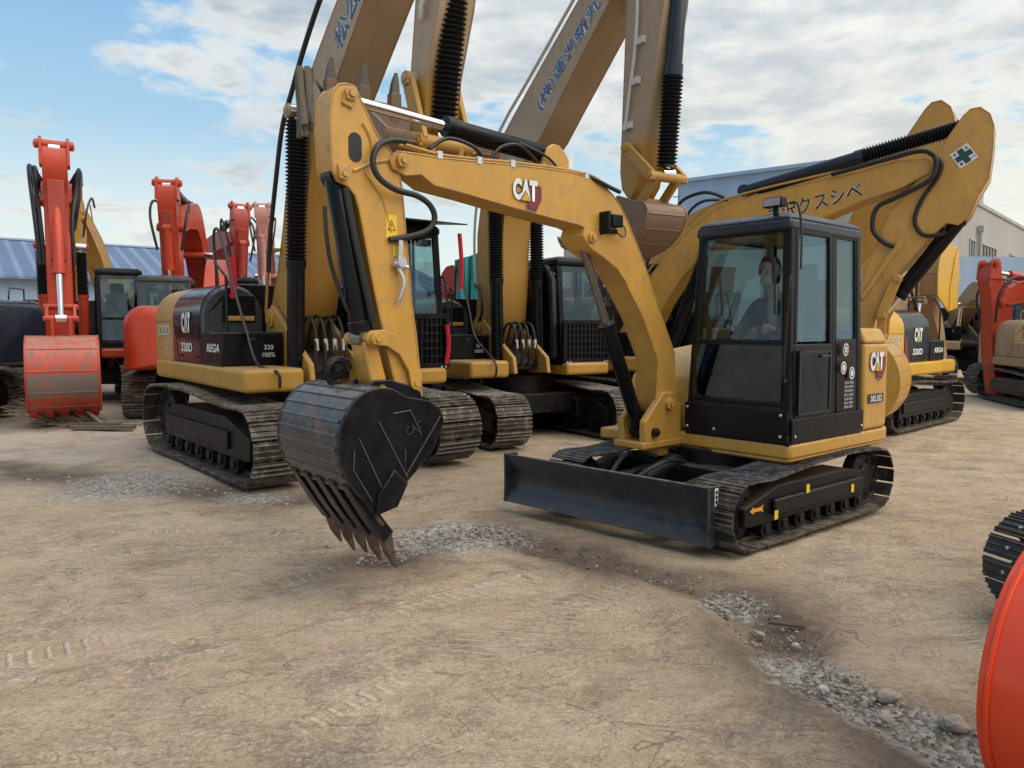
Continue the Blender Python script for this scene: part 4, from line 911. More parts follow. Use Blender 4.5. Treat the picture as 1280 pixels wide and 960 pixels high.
# stickers on the rear side panel
for x, z, c1, c2 in ((-.50, 1.455, WHITE, DKGREY), (-.47, 1.30, WHITE, REDD), (-.62, 1.25, WHITE, BLUEM)):
    for r_, mt, dy in ((.055, c1, .0), (.043, c2, .001), (.028, c1, .002)):
        flat(frame_pts((x, .8845 + dy + .001, z), (-1, 0, 0), (0, 0, 1), [(r_ * .85 * math.cos(k * math.pi / 10), r_ * math.sin(k * math.pi / 10)) for k in range(20)]), mt, mc, 'sticker')
text('KATO', (-.5, .8895, 1.455), (-1, 0, 0), (0, 0, 1), .018, BLKM, mc)
for r_ in range(7):
    for c in range(2): text(['120 45', '305 26', '15W 40', '88 110', '4.2 60', '500 12', '2000 8'][(r_ + c) % 7], (-.53 - c * .085, .885, 1.17 - r_ * .035), (-1, 0, 0), (0, 0, 1), .022, WHITE, mc, width=.07)
wl = MB(); wl.box(.25, .34, .57, .74, 2.60, 2.68); wl.bar((.28, .66, 2.54), (.28, .66, 2.60), .04, .04); wlo = wl.build('work_light', BLK, mc, bevel=.012)
mb = MB(); mb.box(.341, .346, .582, .728, 2.61, 2.67); mb.build('lens', LAMP, wlo)
mb = MB(); mb.tube([(.28, .78, 2.62), (.3, .86, 2.6), (.27, .88, 2.4), (.3, .9, 2.1)], .009, 6); mb.build('cable', RUB, mc)
wp = MB(); wp.tube([(.36, .72, 1.75), (.345, .70, 2.2)], .01, 6, sm=False); wp.bar((.352, .70, 2.0), (.33, .66, 2.3), .02, .012); wp.build('wiper', RUB, mc)
# controls
ct = MB(); ct.box(.12, .30, .1, .68, .8, 1.35); ct.bar((.16, .02, 1.3), (.28, .02, 1.75), .05); ct.prism([(.1, 1.35), (.3, 1.35), (.24, 1.5), (.16, 1.5)], .0, .2)
ct.build('console', SEATM, mc, bevel=.02)
# swing bracket
sb = MB()
for y in (-.49, -.24): sb.prism([(.36, .62), (.36, .96), (.48, 1.08), (.62, 1.08), (.72, .98), (.86, .84), (.86, .62)], y, y + .07)
sb.prism([(.30, .60), (.30, .66), (.9, .66), (.9, .60)], -.50, -.16); sb.cyl((.5, -.33, .5), (.5, -.33, .95), .1, n=20); sb.box(.34, .46, -.48, -.18, .64, .9)
sb.build('swing_bracket', YEL2, mini, bevel=.012)
pin(mini, .55, .98, -.5, -.16, .05, YEL); pin(mini, .74, .74, -.5, -.16, .04, BLK)
# boom
top = [(3.26, 2.76), (3.1, 2.765), (2.898, 2.767), (2.6, 2.785), (2.308, 2.805), (1.959, 2.823), (1.70, 2.828), (1.52, 2.815), (1.363, 2.775), (1.25, 2.71), (1.15, 2.62), (1.063, 2.511), (.867, 2.212), (.67, 1.844), (.43, 1.42), (.41, 1.07), (.44, .93), (.52, .87), (.62, .89), (.68, 1.0)]
bot = [(.65, 1.352), (.857, 1.728), (1.115, 2.054), (1.22, 2.19), (1.30, 2.28), (1.39, 2.36), (1.5, 2.41), (1.646, 2.444), (1.957, 2.471), (2.345, 2.513), (2.659, 2.552), (2.98, 2.585), (3.08, 2.64), (3.2, 2.62), (3.29, 2.65), (3.315, 2.70)]
bo = boxbeam(top + bot, -.45, -.21, 'boom', YEL, mini, bev=.009)
cat_logo(bo, (2.19, -.205, 2.64), (-1, 0, -.0), (-.03, 0, 1), .155)
pin(bo, 3.226, 2.705, -.46, -.2, .045, YEL); pin(bo, 1.50, 2.351, -.46, -.2, .042, YEL)
mb = MB()
for y in (-.40, -.28): mb.prism([(1.99, 2.81), (1.92, 2.99), (1.86, 3.03), (1.80, 3.03), (1.74, 2.99), (1.65, 2.88), (1.55, 2.81)], y - .02, y + .02)
mb.prism([(1.56, 2.46), (1.40, 2.44), (1.27, 2.30), (1.14, 2.12), (1.05, 1.98), (1.2, 2.12), (1.36, 2.2), (1.52, 2.27), (1.6, 2.36)], -.46, -.20)
mb.build('bracket', YEL, bo, bevel=.008)
flat([(1.70, -.2585, 2.86), (1.65, -.2585, 2.86), (1.65, -.2585, 2.99), (1.70, -.2585, 2.99)], WHITE, bo, 'sticker')
wl = MB(); wl.box(1.24, 1.36, -.19, -.1, 2.44, 2.54); wl.box(1.2, 1.42, -.21, -.19, 2.40, 2.44); wl.box(1.38, 1.41, -.21, -.1, 2.38, 2.56); wlo = wl.build('work_light', BLK, bo, bevel=.01)
mb = MB(); mb.tube([(1.3, -.15, 2.44), (1.22, -.15, 2.38), (1.14, -.17, 2.39), (1.13, -.19, 2.46), (1.2, -.2, 2.5)], .006, 6); mb.build('cable', RUB, wlo)
pp = MB()
for dy, dz in ((0, 0), (-.05, .004)):
    pp.tube([(3.20, -.225 + dy, 2.815 + dz), (3.05, -.225 + dy, 2.80 + dz), (2.9, -.225 + dy, 2.79 + dz), (2.6, -.225 + dy, 2.805 + dz), (2.3, -.225 + dy, 2.825 + dz), (1.84, -.225 + dy, 2.845 + dz), (1.5, -.225 + dy, 2.835 + dz), (1.37, -.225 + dy, 2.80 + dz)], .012, 8)
pp.build('pipe', YEL2, bo)
cl = MB()
for x, z in ((2.93, 2.79), (2.3, 2.82), (1.55, 2.83), (2.6, 2.80)): cl.box(x - .02, x + .02, -.3, -.205, z - .03, z + .02)
cl.build('clamp', FIT, bo)
hs = MB()
hs.tube([(3.20, -.20, 2.83), (3.32, -.19, 2.815), (3.42, -.17, 2.76), (3.46, -.165, 2.66), (3.42, -.165, 2.57), (3.30, -.165, 2.51), (3.14, -.17, 2.49), (3.04, -.17, 2.44), (3.00, -.175, 2.36), (3.05, -.18, 2.28), (3.16, -.2, 2.235), (3.32, -.215, 2.20)], .02, 10)
hs.tube([(2.95, -.3, 2.84), (2.8, -.3, 2.93), (2.6, -.28, 2.9), (2.5, -.28, 2.82)], .014, 8); hs.tube([(2.45, -.3, 2.82), (2.36, -.28, 2.93), (2.2, -.27, 2.97), (2.05, -.27, 2.9), (1.98, -.27, 2.84)], .014, 8)
hs.tube([(1.52, -.225, 2.83), (1.44, -.2, 2.80), (1.3, -.19, 2.76), (1.18, -.2, 2.74)], .018, 8); hs.tube([(2.2, -.27, 2.99), (1.95, -.24, 2.92), (1.82, -.24, 2.84)], .010, 6)
hs.build('hose', RUB, bo)
# arm cylinder with its long polished rod
cylinder(mini, (1.82, -.34, 2.965), (3.57, -.34, 3.063), .062, .56)
# boom cylinder
cylinder(mini, (.74, -.33, .74), (1.50, -.33, 2.351), .062, .58, rodmat=ROD)
# arm: horn plates, box and lower link end
horn = [(3.60, 3.115), (3.54, 3.11), (3.50, 3.04), (3.44, 2.93), (3.385, 2.84), (3.31, 2.78), (3.25, 2.70), (3.215, 2.55), (3.19, 2.269), (3.147, 1.786), (3.118, 1.603), (3.075, 1.20), (3.10, 1.13), (3.17, 1.11), (3.22, 1.16), (3.285, 1.30), (3.353, 1.589), (3.402, 1.791), (3.455, 2.04), (3.517, 2.364), (3.548, 2.460), (3.60, 2.51), (3.66, 2.53), (3.70, 2.60), (3.71, 2.87), (3.69, 3.04), (3.65, 3.10)]
am = boxbeam(horn, -.43, -.23, 'arm', YEL, mini, bev=.009)
for y in (-.228, -.432):
    pass
sl = MB(); sl.prism(arc(3.545, 2.79, .045, 0, 180, 8) + arc(3.545, 2.70, .045, 180, 360, 8), -.229, -.2275); sl.build('slot', BLKM, am)
rb = MB(); rb.tube([(3.49, -.228, 2.90), (3.44, -.228, 2.82), (3.42, -.228, 2.72)], .012, 6); rb.tube([(3.56, -.228, 2.60), (3.42, -.228, 2.67), (3.30, -.228, 2.70)], .012, 6); rb.tube([(3.48, -.228, 2.6), (3.36, -.228, 2.45), (3.30, -.228, 2.25)], .006, 5); rb.build('stiffener', YEL, am)
for x, z, r_ in ((3.576, 3.055, .042), (3.632, 2.573, .038), (3.14, 1.277, .035)): pin(am, x, z, -.44, -.22, r_, YEL)
bb_ = MB()
for p, q in (((3.576, 3.055), (3.60, 2.98)), ((3.632, 2.573), (3.63, 2.63)), ((3.226, 2.705), (3.17, 2.70))): bb_.bar((p[0], -.222, p[1]), (q[0], -.222, q[1]), .075, .02, up=(0, 1, 0))
bb_.build('lock_plate', YEL, am, bevel=.006)
flat([(3.335, -.2275, 2.21), (3.255, -.2275, 2.21), (3.255, -.2275, 2.36), (3.335, -.2275, 2.36)], WARN, am, 'warning_sticker')
flat([(3.325, -.2265, 2.26), (3.265, -.2265, 2.26), (3.295, -.2265, 2.33)], BLKM, am, 'warning_symbol'); flat([(3.315, -.226, 2.265), (3.275, -.226, 2.265), (3.295, -.226, 2.318)], WARN, am, 'warning_symbol')
text('!', (3.295, -.225, 2.288), (-1, 0, 0), (0, 0, 1), .036, BLKM, am)
flat([(3.285, -.2275, 2.10), (3.215, -.2275, 2.10), (3.215, -.2275, 2.17), (3.285, -.2275, 2.17)], WARN, am, 'warning_sticker')
mb = MB(); mb.cyl((3.25, -.23, 2.06), (3.25, -.17, 2.06), .035, n=10); mb.bar((3.25, -.2, 2.2), (3.26, -.2, 2.0), .03); mb.tube([(3.26, -.2, 2.02), (3.235, -.18, 1.93), (3.26, -.19, 1.84), (3.27, -.2, 1.81)], .013, 8); mb.cyl((3.2, -.2, 2.03), (3.3, -.2, 2.05), .018, n=8); mb.build('valve', FIT, am)
# bucket cylinder pair of tubes
cylinder(mini, (3.632, -.33, 2.573), (3.46, -.33, 1.575), .068, .955, rodmat=ROD)
mb = MB(); mb.tube([(3.60, -.25, 2.5), (3.55, -.24, 2.2), (3.46, -.24, 1.8), (3.43, -.25, 1.68)], .022, 8); mb.tube([(3.72, -.3, 2.38), (3.71, -.3, 2.2), (3.66, -.33, 2.0), (3.56, -.33, 1.75)], .014, 8); mb.build('hose', RUB, mini)
for s, (ya, yb) in (('a', (-.47, -.44)), ('b', (-.22, -.19))):
    lk = MB(); lk.prism(arc(3.14, 1.277, .045, 180, 360, 8)[::1] + [(3.20, 1.36), (3.27, 1.47), (3.36, 1.525)] + arc(3.45, 1.575, .05, -60, 90, 8) + [(3.37, 1.63), (3.27, 1.59), (3.17, 1.47), (3.10, 1.35)], ya, yb); lk.build('link', YEL, mini, bevel=.006)
lk = MB(); lk.prism([(3.50, 1.55), (3.40, 1.55), (3.33, 1.28), (3.34, 1.22), (3.42, 1.22), (3.45, 1.28)], -.42, -.24); lk.build('link', YEL, mini, bevel=.012)
pin(mini, 3.455, 1.575, -.5, -.16, .038, YEL); pin(mini, 3.385, 1.25, -.43, -.23, .036, YEL)
# bucket
back = [(3.50, 1.275), (3.58, 1.285), (3.666, 1.27), (3.735, 1.23), (3.79, 1.17), (3.83, 1.10), (3.853, 1.02), (3.858, .94), (3.845, .86), (3.815, .78), (3.76, .69), (3.70, .62), (3.635, .53)]
front = [(3.50, .56), (3.455, .62), (3.417, .693), (3.32, .782), (3.205, .89), (3.135, 1.057), (3.165, 1.136), (3.25, 1.19), (3.40, 1.22)]
bk = bucket(mini, back, front, -.75, .09, (BUCKS, BUCK), 5, tl=.44, tw=.095, ad=.19, td=(-.16, -.98))
mb = MB()
for y in (-.455, -.235): mb.prism([(3.20, 1.12), (3.08, 1.14), (3.10, 1.22), (3.2, 1.27), (3.33, 1.31), (3.45, 1.31), (3.53, 1.26), (3.5, 1.18)], y - .0, y + .03)
mb.build('ear', BUCK, bk, bevel=.008)
mb = MB(); mb.lathe((3.6, -.40, 1.29), (3.6, -.37, 1.29), [(0, .02), (1, .02)], 8)
mb.tube([(3.62, -.42, 1.27), (3.66, -.42, 1.36), (3.62, -.42, 1.43), (3.54, -.42, 1.42), (3.51, -.42, 1.37)], .028, 8); mb.build('hook', BUCK, bk)
lns = MB(); ysd = .09 + .021
for pts in ([(3.50, 1.13), (3.38, 1.14), (3.30, .98)], [(3.73, 1.0), (3.55, .62)], [(3.60, 1.09), (3.40, .72)], [(3.16, 1.09), (3.42, .74), (3.42, .90)], [(3.76, .93), (3.77, .82), (3.65, .62)]):
    lns.tube([(x, ysd, z) for x, z in pts], .003, 5, sm=False)
lns.build('weld_seam', plain('dull seam', (.10, .10, .10), .5), bk)
text('CAT', (3.36, ysd + .002, 1.03), (-1, 0, .35), (.35, 0, 1), .06, BLKM, bk, width=.12, bold=.03)

# ------------------------------------------------------------------ operator
def person(loc, rz):
    pr = empty('person', loc, rz); tag(pr, 'person in a dark jacket sitting in the small cab with hands on the levers', 'person')
    def blobs(m, grow, parts):
        for a, b, ra, rb in parts:
            a, b = Vector(a), Vector(b); d = (b - a)
            n = 6; prof = []
            L = d.length; e = 1e-6
            for i in range(7): t = i / 6 * math.pi / 2; prof.append((-(ra + grow) * math.cos(t) / L, max(e, (ra + grow) * math.sin(t))))
            for i in range(6, -1, -1): t = i / 6 * math.pi / 2; prof.append((1 + (rb + grow) * math.cos(t) / L, max(e, (rb + grow) * math.sin(t))))
            m.lathe(a, b, prof, 14)
    def fin(m, name, mat, par, vox):
        o = m.build(name, mat, par, ang=180); r = o.modifiers.new('r', 'REMESH'); r.mode = 'VOXEL'; r.voxel_size = vox; r.use_smooth_shade = True
        s = o.modifiers.new('s', 'SMOOTH'); s.iterations = 3; s.factor = .5; return o
    Hd = Vector((-.06, .40, 2.10))
    torso = [((-.34, .30, 1.33), (-.34, .50, 1.33), .13, .13), ((-.34, .40, 1.34), (-.29, .40, 1.58), .145, .14), ((-.28, .32, 1.60), (-.22, .30, 1.80), .12, .09), ((-.28, .48, 1.60), (-.22, .50, 1.80), .12, .09), ((-.22, .24, 1.83), (-.22, .56, 1.83), .065, .065)]
    arms = []; fing = []
    for s in (-1, 1):
        sh = (-.21, .40 + s * .19, 1.82); el = (-.06, .40 + s * .26, 1.60); wr = (.15, .40 + s * .20, 1.62); hd = (.22, .40 + s * .195, 1.635)
        arms += [(sh, el, .055, .042), (el, wr, .042, .027)]
        fing += [(wr, hd, .028, .030)]
        for k in range(4):
            z = 1.665 - k * .022; L = (.062, .07, .066, .052)[k]; y0 = hd[1]
            fing += [((.235, y0 - s * .01, z), (.235 + L * .6, y0 - s * .012, z + .002), .0095, .009), ((.235 + L * .6, y0 - s * .012, z + .002), (.235 + L * .62, y0 - s * .04, z - .002), .009, .0075)]
        fing += [((.19, y0 - s * .02, 1.655), (.23, y0 - s * .045, 1.675), .011, .009)]
    legs = []
    for s in (-1, 1): legs += [((-.32, .40 + s * .09, 1.30), (.06, .40 + s * .13, 1.36), .085, .06), ((.06, .40 + s * .13, 1.36), (.02, .40 + s * .13, .92), .058, .042), ((.0, .40 + s * .13, .84), (.13, .40 + s * .14, .83), .042, .035)]
    head = [((-.20, .40, 1.84), (-.13, .40, 1.98), .055, .052), (Hd + Vector((-.02, 0, .03)), Hd + Vector((-.01, 0, .05)), .088, .09), (Hd + Vector((.015, 0, -.05)), Hd + Vector((.03, 0, -.06)), .062, .055), (Hd + Vector((.085, 0, .01)), Hd + Vector((.095, 0, -.018)), .010, .016), (Hd + Vector((-.01, -.09, .0)), Hd + Vector((-.01, -.09, .02)), .014, .016), (Hd + Vector((-.01, .09, .0)), Hd + Vector((-.01, .09, .02)), .014, .016), (Hd + Vector((.07, -.02, -.055)), Hd + Vector((.07, .02, -.055)), .012, .012), (Hd + Vector((.06, -.04, .04)), Hd + Vector((.06, .04, .04)), .018, .018)]
    m = MB(); blobs(m, 0, torso + arms + fing + legs + head); body = fin(m, 'body', SKIN, pr, .007)
    m = MB(); blobs(m, .018, torso + arms); fin(m, 'jacket', JACKET, pr, .012)
    m = MB(); blobs(m, .012, [((-.16, .40, 1.55), (-.135, .40, 1.84), .03, .035)]); fin(m, 'shirt', SHIRT, pr, .01)
    m = MB(); blobs(m, .014, legs); fin(m, 'trousers', TROUS, pr, .012)
    m = MB(); blobs(m, .006, [(Hd + Vector((-.045, 0, .05)), Hd + Vector((-.02, 0, .09)), .088, .078), (Hd + Vector((-.06, 0, -.02)), Hd + Vector((-.05, 0, .04)), .07, .08)]); fin(m, 'hair', HAIR, pr, .01)
    e = MB()
    for s in (-1, 1): e.lathe(Hd + Vector((.062, s * .03, .018)), Hd + Vector((.082, s * .03, .018)), [(0, .004), (.3, .012), (.8, .010), (1, .001)], 10)
    e.build('eyes', HAIR, pr)
person((1.908, 6.80, 0), 219.8)

# ------------------------------------------------------------------ the row of large excavators behind
A_boom = [(.12, 1.6), (.2, 1.95), (.45, 2.41), (.64, 2.88), (.74, 3.2), (.85, 3.5), (.98, 3.85), (1.18, 4.17), (1.5, 4.5), (1.84, 4.77), (2.31, 5.12), (3.6, 6.1), (4.1, 6.4), (4.35, 6.25), (4.2, 6.05), (2.88, 4.91), (2.3, 4.39), (1.95, 4.07), (1.68, 3.75), (1.48, 3.4), (1.36, 3.05), (1.28, 2.7), (1.22, 2.36), (1.0, 1.8), (.5, 1.45)]
A_arm = [(3.68, 3.75), (3.64, 3.99), (3.74, 4.62), (3.85, 5.9), (3.95, 6.7), (4.2, 6.95), (4.5, 6.6), (4.45, 5.9), (4.13, 4.5), (3.92, 3.95), (3.86, 3.5), (3.72, 3.35), (3.62, 3.5)]
A_bk = dict(back=[(3.95, 3.42), (3.93, 3.34), (3.8, 3.24), (3.5, 3.16), (3.2, 3.16), (2.95, 3.22), (2.79, 3.36), (2.71, 3.55), (2.68, 3.75), (2.69, 4.02)], front=[(2.85, 3.85), (3.0, 3.72), (3.3, 3.62), (3.6, 3.66)], w=1.2, n=4, tl=.33, tw=.11, mats=(BRWN, BRWN))
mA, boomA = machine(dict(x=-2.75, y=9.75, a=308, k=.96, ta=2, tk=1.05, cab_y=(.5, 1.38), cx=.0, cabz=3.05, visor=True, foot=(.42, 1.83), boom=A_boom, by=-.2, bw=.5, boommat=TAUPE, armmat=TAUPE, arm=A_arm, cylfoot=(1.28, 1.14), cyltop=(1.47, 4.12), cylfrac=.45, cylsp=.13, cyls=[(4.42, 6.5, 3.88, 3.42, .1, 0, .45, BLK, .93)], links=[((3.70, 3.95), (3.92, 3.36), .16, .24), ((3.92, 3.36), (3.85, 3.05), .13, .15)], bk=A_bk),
    'large yellow excavator at left centre, raised arm with toothed bucket curled against the boom')
text('松公', (2.50, -.4535, 4.86), (.78, 0, .62), (-.62, 0, .78), .26, BLUEM, boomA, outline=WHITE, width=.62, bold=.02)
B_boom = [(.05, 1.55), (.2, 1.9), (.28, 2.62), (.26, 3.0), (.26, 3.33), (.38, 3.77), (.55, 4.15), (.8, 4.48), (1.08, 4.74), (1.42, 4.98), (1.95, 5.32), (3.21, 6.12), (3.9, 6.55), (4.3, 6.6), (4.5, 6.3), (3.87, 5.86), (2.6, 4.82), (2.22, 4.5), (1.8, 4.27), (1.42, 3.98), (1.25, 3.75), (1.15, 3.4), (1.10, 3.0), (1.09, 2.66), (1.0, 1.9), (.6, 1.45)]
B_arm = [(4.08, 3.5), (4.04, 3.72), (4.13, 5.77), (4.15, 6.4), (4.3, 7.0), (4.6, 7.1), (4.95, 6.7), (4.9, 6.2), (4.81, 5.52), (4.48, 3.95), (4.36, 3.5), (4.22, 3.35)]
B_bk = dict(back=[(4.52, 3.28), (4.66, 3.25), (4.72, 3.12), (4.64, 2.95), (4.45, 2.80), (4.18, 2.70), (3.85, 2.66), (3.5, 2.66), (3.2, 2.78), (2.95, 2.9)], front=[(3.2, 3.05), (3.5, 3.15), (3.85, 3.25), (4.15, 3.4)], w=.60, n=4, tl=.28, tw=.11, mats=(BRWN, BRWN))
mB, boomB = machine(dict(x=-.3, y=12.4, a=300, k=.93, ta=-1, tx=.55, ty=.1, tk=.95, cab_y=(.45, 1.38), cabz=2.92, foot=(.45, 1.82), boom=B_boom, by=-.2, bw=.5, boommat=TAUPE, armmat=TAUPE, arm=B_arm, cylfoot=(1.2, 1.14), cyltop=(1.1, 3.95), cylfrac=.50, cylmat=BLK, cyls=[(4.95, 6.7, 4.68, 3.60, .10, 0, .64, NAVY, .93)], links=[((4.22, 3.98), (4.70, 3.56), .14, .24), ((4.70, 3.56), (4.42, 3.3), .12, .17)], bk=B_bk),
    'large yellow excavator in the middle with blue writing on its raised boom')
text('(株)運港新丸', (2.93, -.4535, 5.46), (.83, 0, .555), (-.555, 0, .83), .25, BLUEM, boomB, outline=WHITE, width=1.75, bold=.015)
sc = MB(); sc.prism([(.35, 1.25), (.35, 2.6), (.5, 2.8), (1.2, 2.8), (1.38, 2.55), (1.45, 1.25)], .28, .44); sc.build('side_cover', BLK, mB, bevel=.05)
D_boom = [(-.15, 1.2), (-.05, 1.5), (.25, 2.05), (.57, 2.59), (.87, 2.94), (1.17, 3.24), (1.5, 3.52), (1.79, 3.70), (2.08, 3.80), (2.39, 3.86), (3.14, 3.96), (4.0, 4.06), (4.48, 4.16), (4.89, 4.14), (4.97, 4.04), (4.9, 3.93), (4.55, 3.76), (4.01, 3.62), (3.51, 3.43), (2.6, 3.24), (2.1, 3.15), (1.75, 3.02), (1.45, 2.82), (1.21, 2.6), (.9, 2.15), (.5, 1.35), (.3, 1.1), (.0, 1.05)]
D_arm = [(5.30, 4.68), (5.38, 4.76), (5.5, 4.77), (5.62, 4.66), (5.67, 4.5), (5.67, 4.2), (5.64, 3.79), (5.52, 3.55), (5.42, 3.28), (5.3, 3.18), (5.15, 3.22), (4.95, 3.02), (4.53, 2.5), (4.25, 1.95), (4.15, 1.6), (3.98, 1.52), (3.88, 1.65), (3.98, 2.1), (4.15, 2.7), (4.42, 3.45), (4.72, 3.8), (4.85, 4.0), (5.02, 4.25)]
D_bk = dict(back=[(4.25, 1.62), (4.42, 1.50), (4.58, 1.32), (4.67, 1.1), (4.69, .88), (4.64, .66), (4.52, .46), (4.35, .32), (4.15, .22), (3.85, .22), (3.55, .28)], front=[(3.55, .55), (3.6, .9), (3.75, 1.3), (3.9, 1.5)], w=1.1, n=5, tl=.25, tw=.11, mats=(YEL, YEL))
mD, boomD = machine(dict(x=2.0, y=13.3, a=-35, k=.95, ta=0, marks=False, foot=(.1, 1.45), boom=D_boom, by=-.07, bw=.44, boommat=YEL, arm=D_arm, aw=.36, cylfoot=(1.0, 1.14), cyltop=(1.75, 3.15), cylfrac=.5, cyls=[(2.2, 3.99, 5.42, 4.60, .10, 0, .56, NAVY, .95), (5.30, 3.26, 4.36, 1.92, .095, 0, .80)], links=[((4.55, 2.45), (4.36, 1.92), .14, .24), ((4.36, 1.92), (4.35, 1.6), .13, .15)], bk=D_bk, hoses=False),
    'large yellow excavator behind the small cab, green cross on its arm and black boom lettering')
text('永沢クスシベ', (3.33, -.2935, 3.66), (.985, 0, .19), (-.19, 0, .985), .25, BLKM, boomD, outline=WHITE, width=1.42, bold=.01, bold_o=.022)
armD = [c for c in mD.children if c.name.startswith('arm')][0]
Rr = Matrix.Rotation(R(-33), 3, 'Y')
def dq(a, b, y): v = Rr @ Vector((a, 0, b)); return (5.33 + v.x, y, 4.13 + v.z)
flat([dq(-.125, -.125, -.2545), dq(.125, -.125, -.2545), dq(.125, .125, -.2545), dq(-.125, .125, -.2545)], WHITE, armD, 'sticker')
flat([dq(a, b, -.2565) for a, b in ((-.04, -.11), (.04, -.11), (.04, -.04), (.11, -.04), (.11, .04), (.04, .04), (.04, .11), (-.04, .11), (-.04, .04), (-.11, .04), (-.11, -.04), (-.04, -.04))], GREENM, armD, 'emblem')
for ch, a, b in (('安', -.08, .08), ('全', .08, .08), ('第', -.08, -.08), ('一', .08, -.08)):
    q = dq(a, b, -.2565); text(ch, q, tuple(Rr @ Vector((1, 0, 0))), tuple(Rr @ Vector((0, 0, 1))), .045 if ch != '一' else .01, GREENM, armD, bold=.02)
mb = MB()
mb.tube([(3.6, -.32, 4.06), (4.4, -.32, 4.2), (4.8, -.34, 4.25), (4.98, -.36, 4.15), (5.0, -.36, 3.95), (4.9, -.36, 3.8), (4.5, -.33, 3.62), (4.25, -.32, 3.5), (4.2, -.3, 3.2), (4.35, -.28, 3.0), (4.5, -.27, 2.92)], .035, 10)
mb.tube([(4.9, -.34, 4.22), (5.06, -.34, 4.05), (5.02, -.32, 3.85), (4.85, -.3, 3.6), (4.75, -.28, 3.3), (4.85, -.27, 3.08), (5.05, -.27, 3.05), (5.15, -.27, 3.1)], .03, 8)
mb.tube([(1.9, -.2, 3.9), (1.6, -.3, 4.0), (1.2, -.3, 3.9), (1.0, -.3, 3.6), (.7, -.3, 3.2), (.45, -.3, 2.6)], .03, 8)
mb.tube([(1.95, -.2, 3.85), (1.6, -.34, 3.85), (1.35, -.34, 3.7), (1.2, -.34, 3.4)], .025, 8); mb.build('hose', RUB, boomD)
mb = MB(); mb.tube([(.5, -.31, 2.62), (1.15, -.31, 3.34), (1.75, -.31, 3.78), (2.4, -.31, 3.93), (3.2, -.31, 4.04), (4.2, -.31, 4.16)], .018, 8); mb.build('pipe', YEL2, boomD)
mb = MB(); mb.prism([(4.05, 2.2), (4.1, 2.15), (4.62, 2.98), (4.55, 3.03)], -.285, -.252); mb.build('stiffener', YEL, armD, bevel=.01)
# hoses and strings on A, B
mb = MB(); mb.tube([(3.4, -.50, 6.08), (2.3, -.55, 5.3), (1.75, -.56, 4.85), (1.3, -.56, 4.4), (.98, -.56, 4.05), (.75, -.56, 3.5), (.5, -.56, 2.8), (.42, -.56, 2.4)], .03, 8); mb.build('hose', RUB, boomA)
mb = MB(); mb.tube([(.45, -.52, 2.9), (.3, -.52, 2.4), (.2, -.52, 1.9)], .02, 8); mb.box(.25, .6, -.53, -.47, 2.65, 2.69); mb.build('pipe', YEL2, boomA)
mb = MB(); mb.tube([(3.2, -.47, 6.2), (1.9, -.48, 5.38), (1.3, -.48, 5.02), (.72, -.48, 4.55), (.32, -.48, 3.9), (.2, -.48, 3.3), (.22, -.48, 2.7), (.24, -.48, 2.45)], .024, 8); mb.build('pipe', PALE, boomB)
mb = MB(); mb.tube([(.24, -.5, 2.5), (.5, -.54, 2.35), (.62, -.56, 2.05), (.4, -.56, 1.78), (.1, -.54, 1.68)], .028, 8); mb.build('hose', RUB, boomB)
mb = MB()
mb.tube([(4.35, -.42, 6.2), (4.38, -.42, 5.6), (4.34, -.42, 5.1), (4.26, -.42, 4.7), (4.16, -.42, 4.2)], .02, 8)
for x, z in ((4.42, 5.2), (4.33, 4.75), (4.2, 4.25)): mb.box(x - .08, x + .08, -.43, -.375, z - .04, z + .04)
mb.build('pipe', PALE, [c for c in mB.children if c.name.startswith('arm')][0])
mb = MB(); mb.tube([(3.98, -.44, 4.9), (3.98, -.44, 4.6), (3.94, -.44, 4.5), (3.9, -.42, 4.42)], .028, 8); mb.build('pipe', FIT, [c for c in mA.children if c.name.startswith('arm')][0])
mb = MB()
for i in range(16):
    x = 2.50 + random.uniform(0, .2); y = -.98 + random.uniform(-.05, .08); mb.tube([(x, y, 4.22), (x + random.uniform(-.06, .06), y, 3.95), (x + random.uniform(-.1, .1), y, 3.65 + random.uniform(-.1, .12))], random.uniform(.015, .035), 6)
cl_ = mb.build('dirty_rags', plain('dirty rag', (.17, .14, .11), .95), None); cl_.location = mA.location; cl_.rotation_euler = mA.rotation_euler; cl_.scale = mA.scale; tag(cl_, 'dirty rags hanging beside the teeth of the raised bucket', 'rag')
def ribbon(M_, pts, lab, r=.02, mat=RIBBON, nm='ribbon', cat='ribbon', grp='red ribbons tied to excavators'):
    mb = MB(); mb.tube(pts, r, 5); o = mb.build(nm, mat, None); o.location = M_.location; o.rotation_euler = M_.rotation_euler; o.scale = M_.scale; tag(o, lab, cat, grp); return o
ribbon(mA, [(.08, -.90, 2.6), (.09, -.88, 2.35), (.08, -.89, 2.08)], 'red ribbon hanging on the hood of the left large excavator', .04)
ribbon(mA, [(1.75, 1.42, 2.9), (1.78, 1.43, 2.5), (1.76, 1.42, 2.2)], 'red ribbon hanging from the cab visor behind the small boom', .03)
ribbon(mA, [(1.60, 1.32, 1.75), (1.61, 1.34, 1.5), (1.6, 1.31, 1.25)], 'red ribbon tied to the mesh cab guard behind the small arm', .028)
ribbon(mA, [(.0, -1.05, 2.25), (.05, -1.1, 2.85), (.3, -1.1, 2.85), (.6, -1.05, 2.2), (.9, -1.02, 1.7), (1.2, -1.0, 1.3), (1.69, -.95, 1.22), (1.70, -.93, 1.05)], 'black cable looped over the side of the left large excavator', .018, RUB, 'cable', 'cable', 'black cables over the excavators')
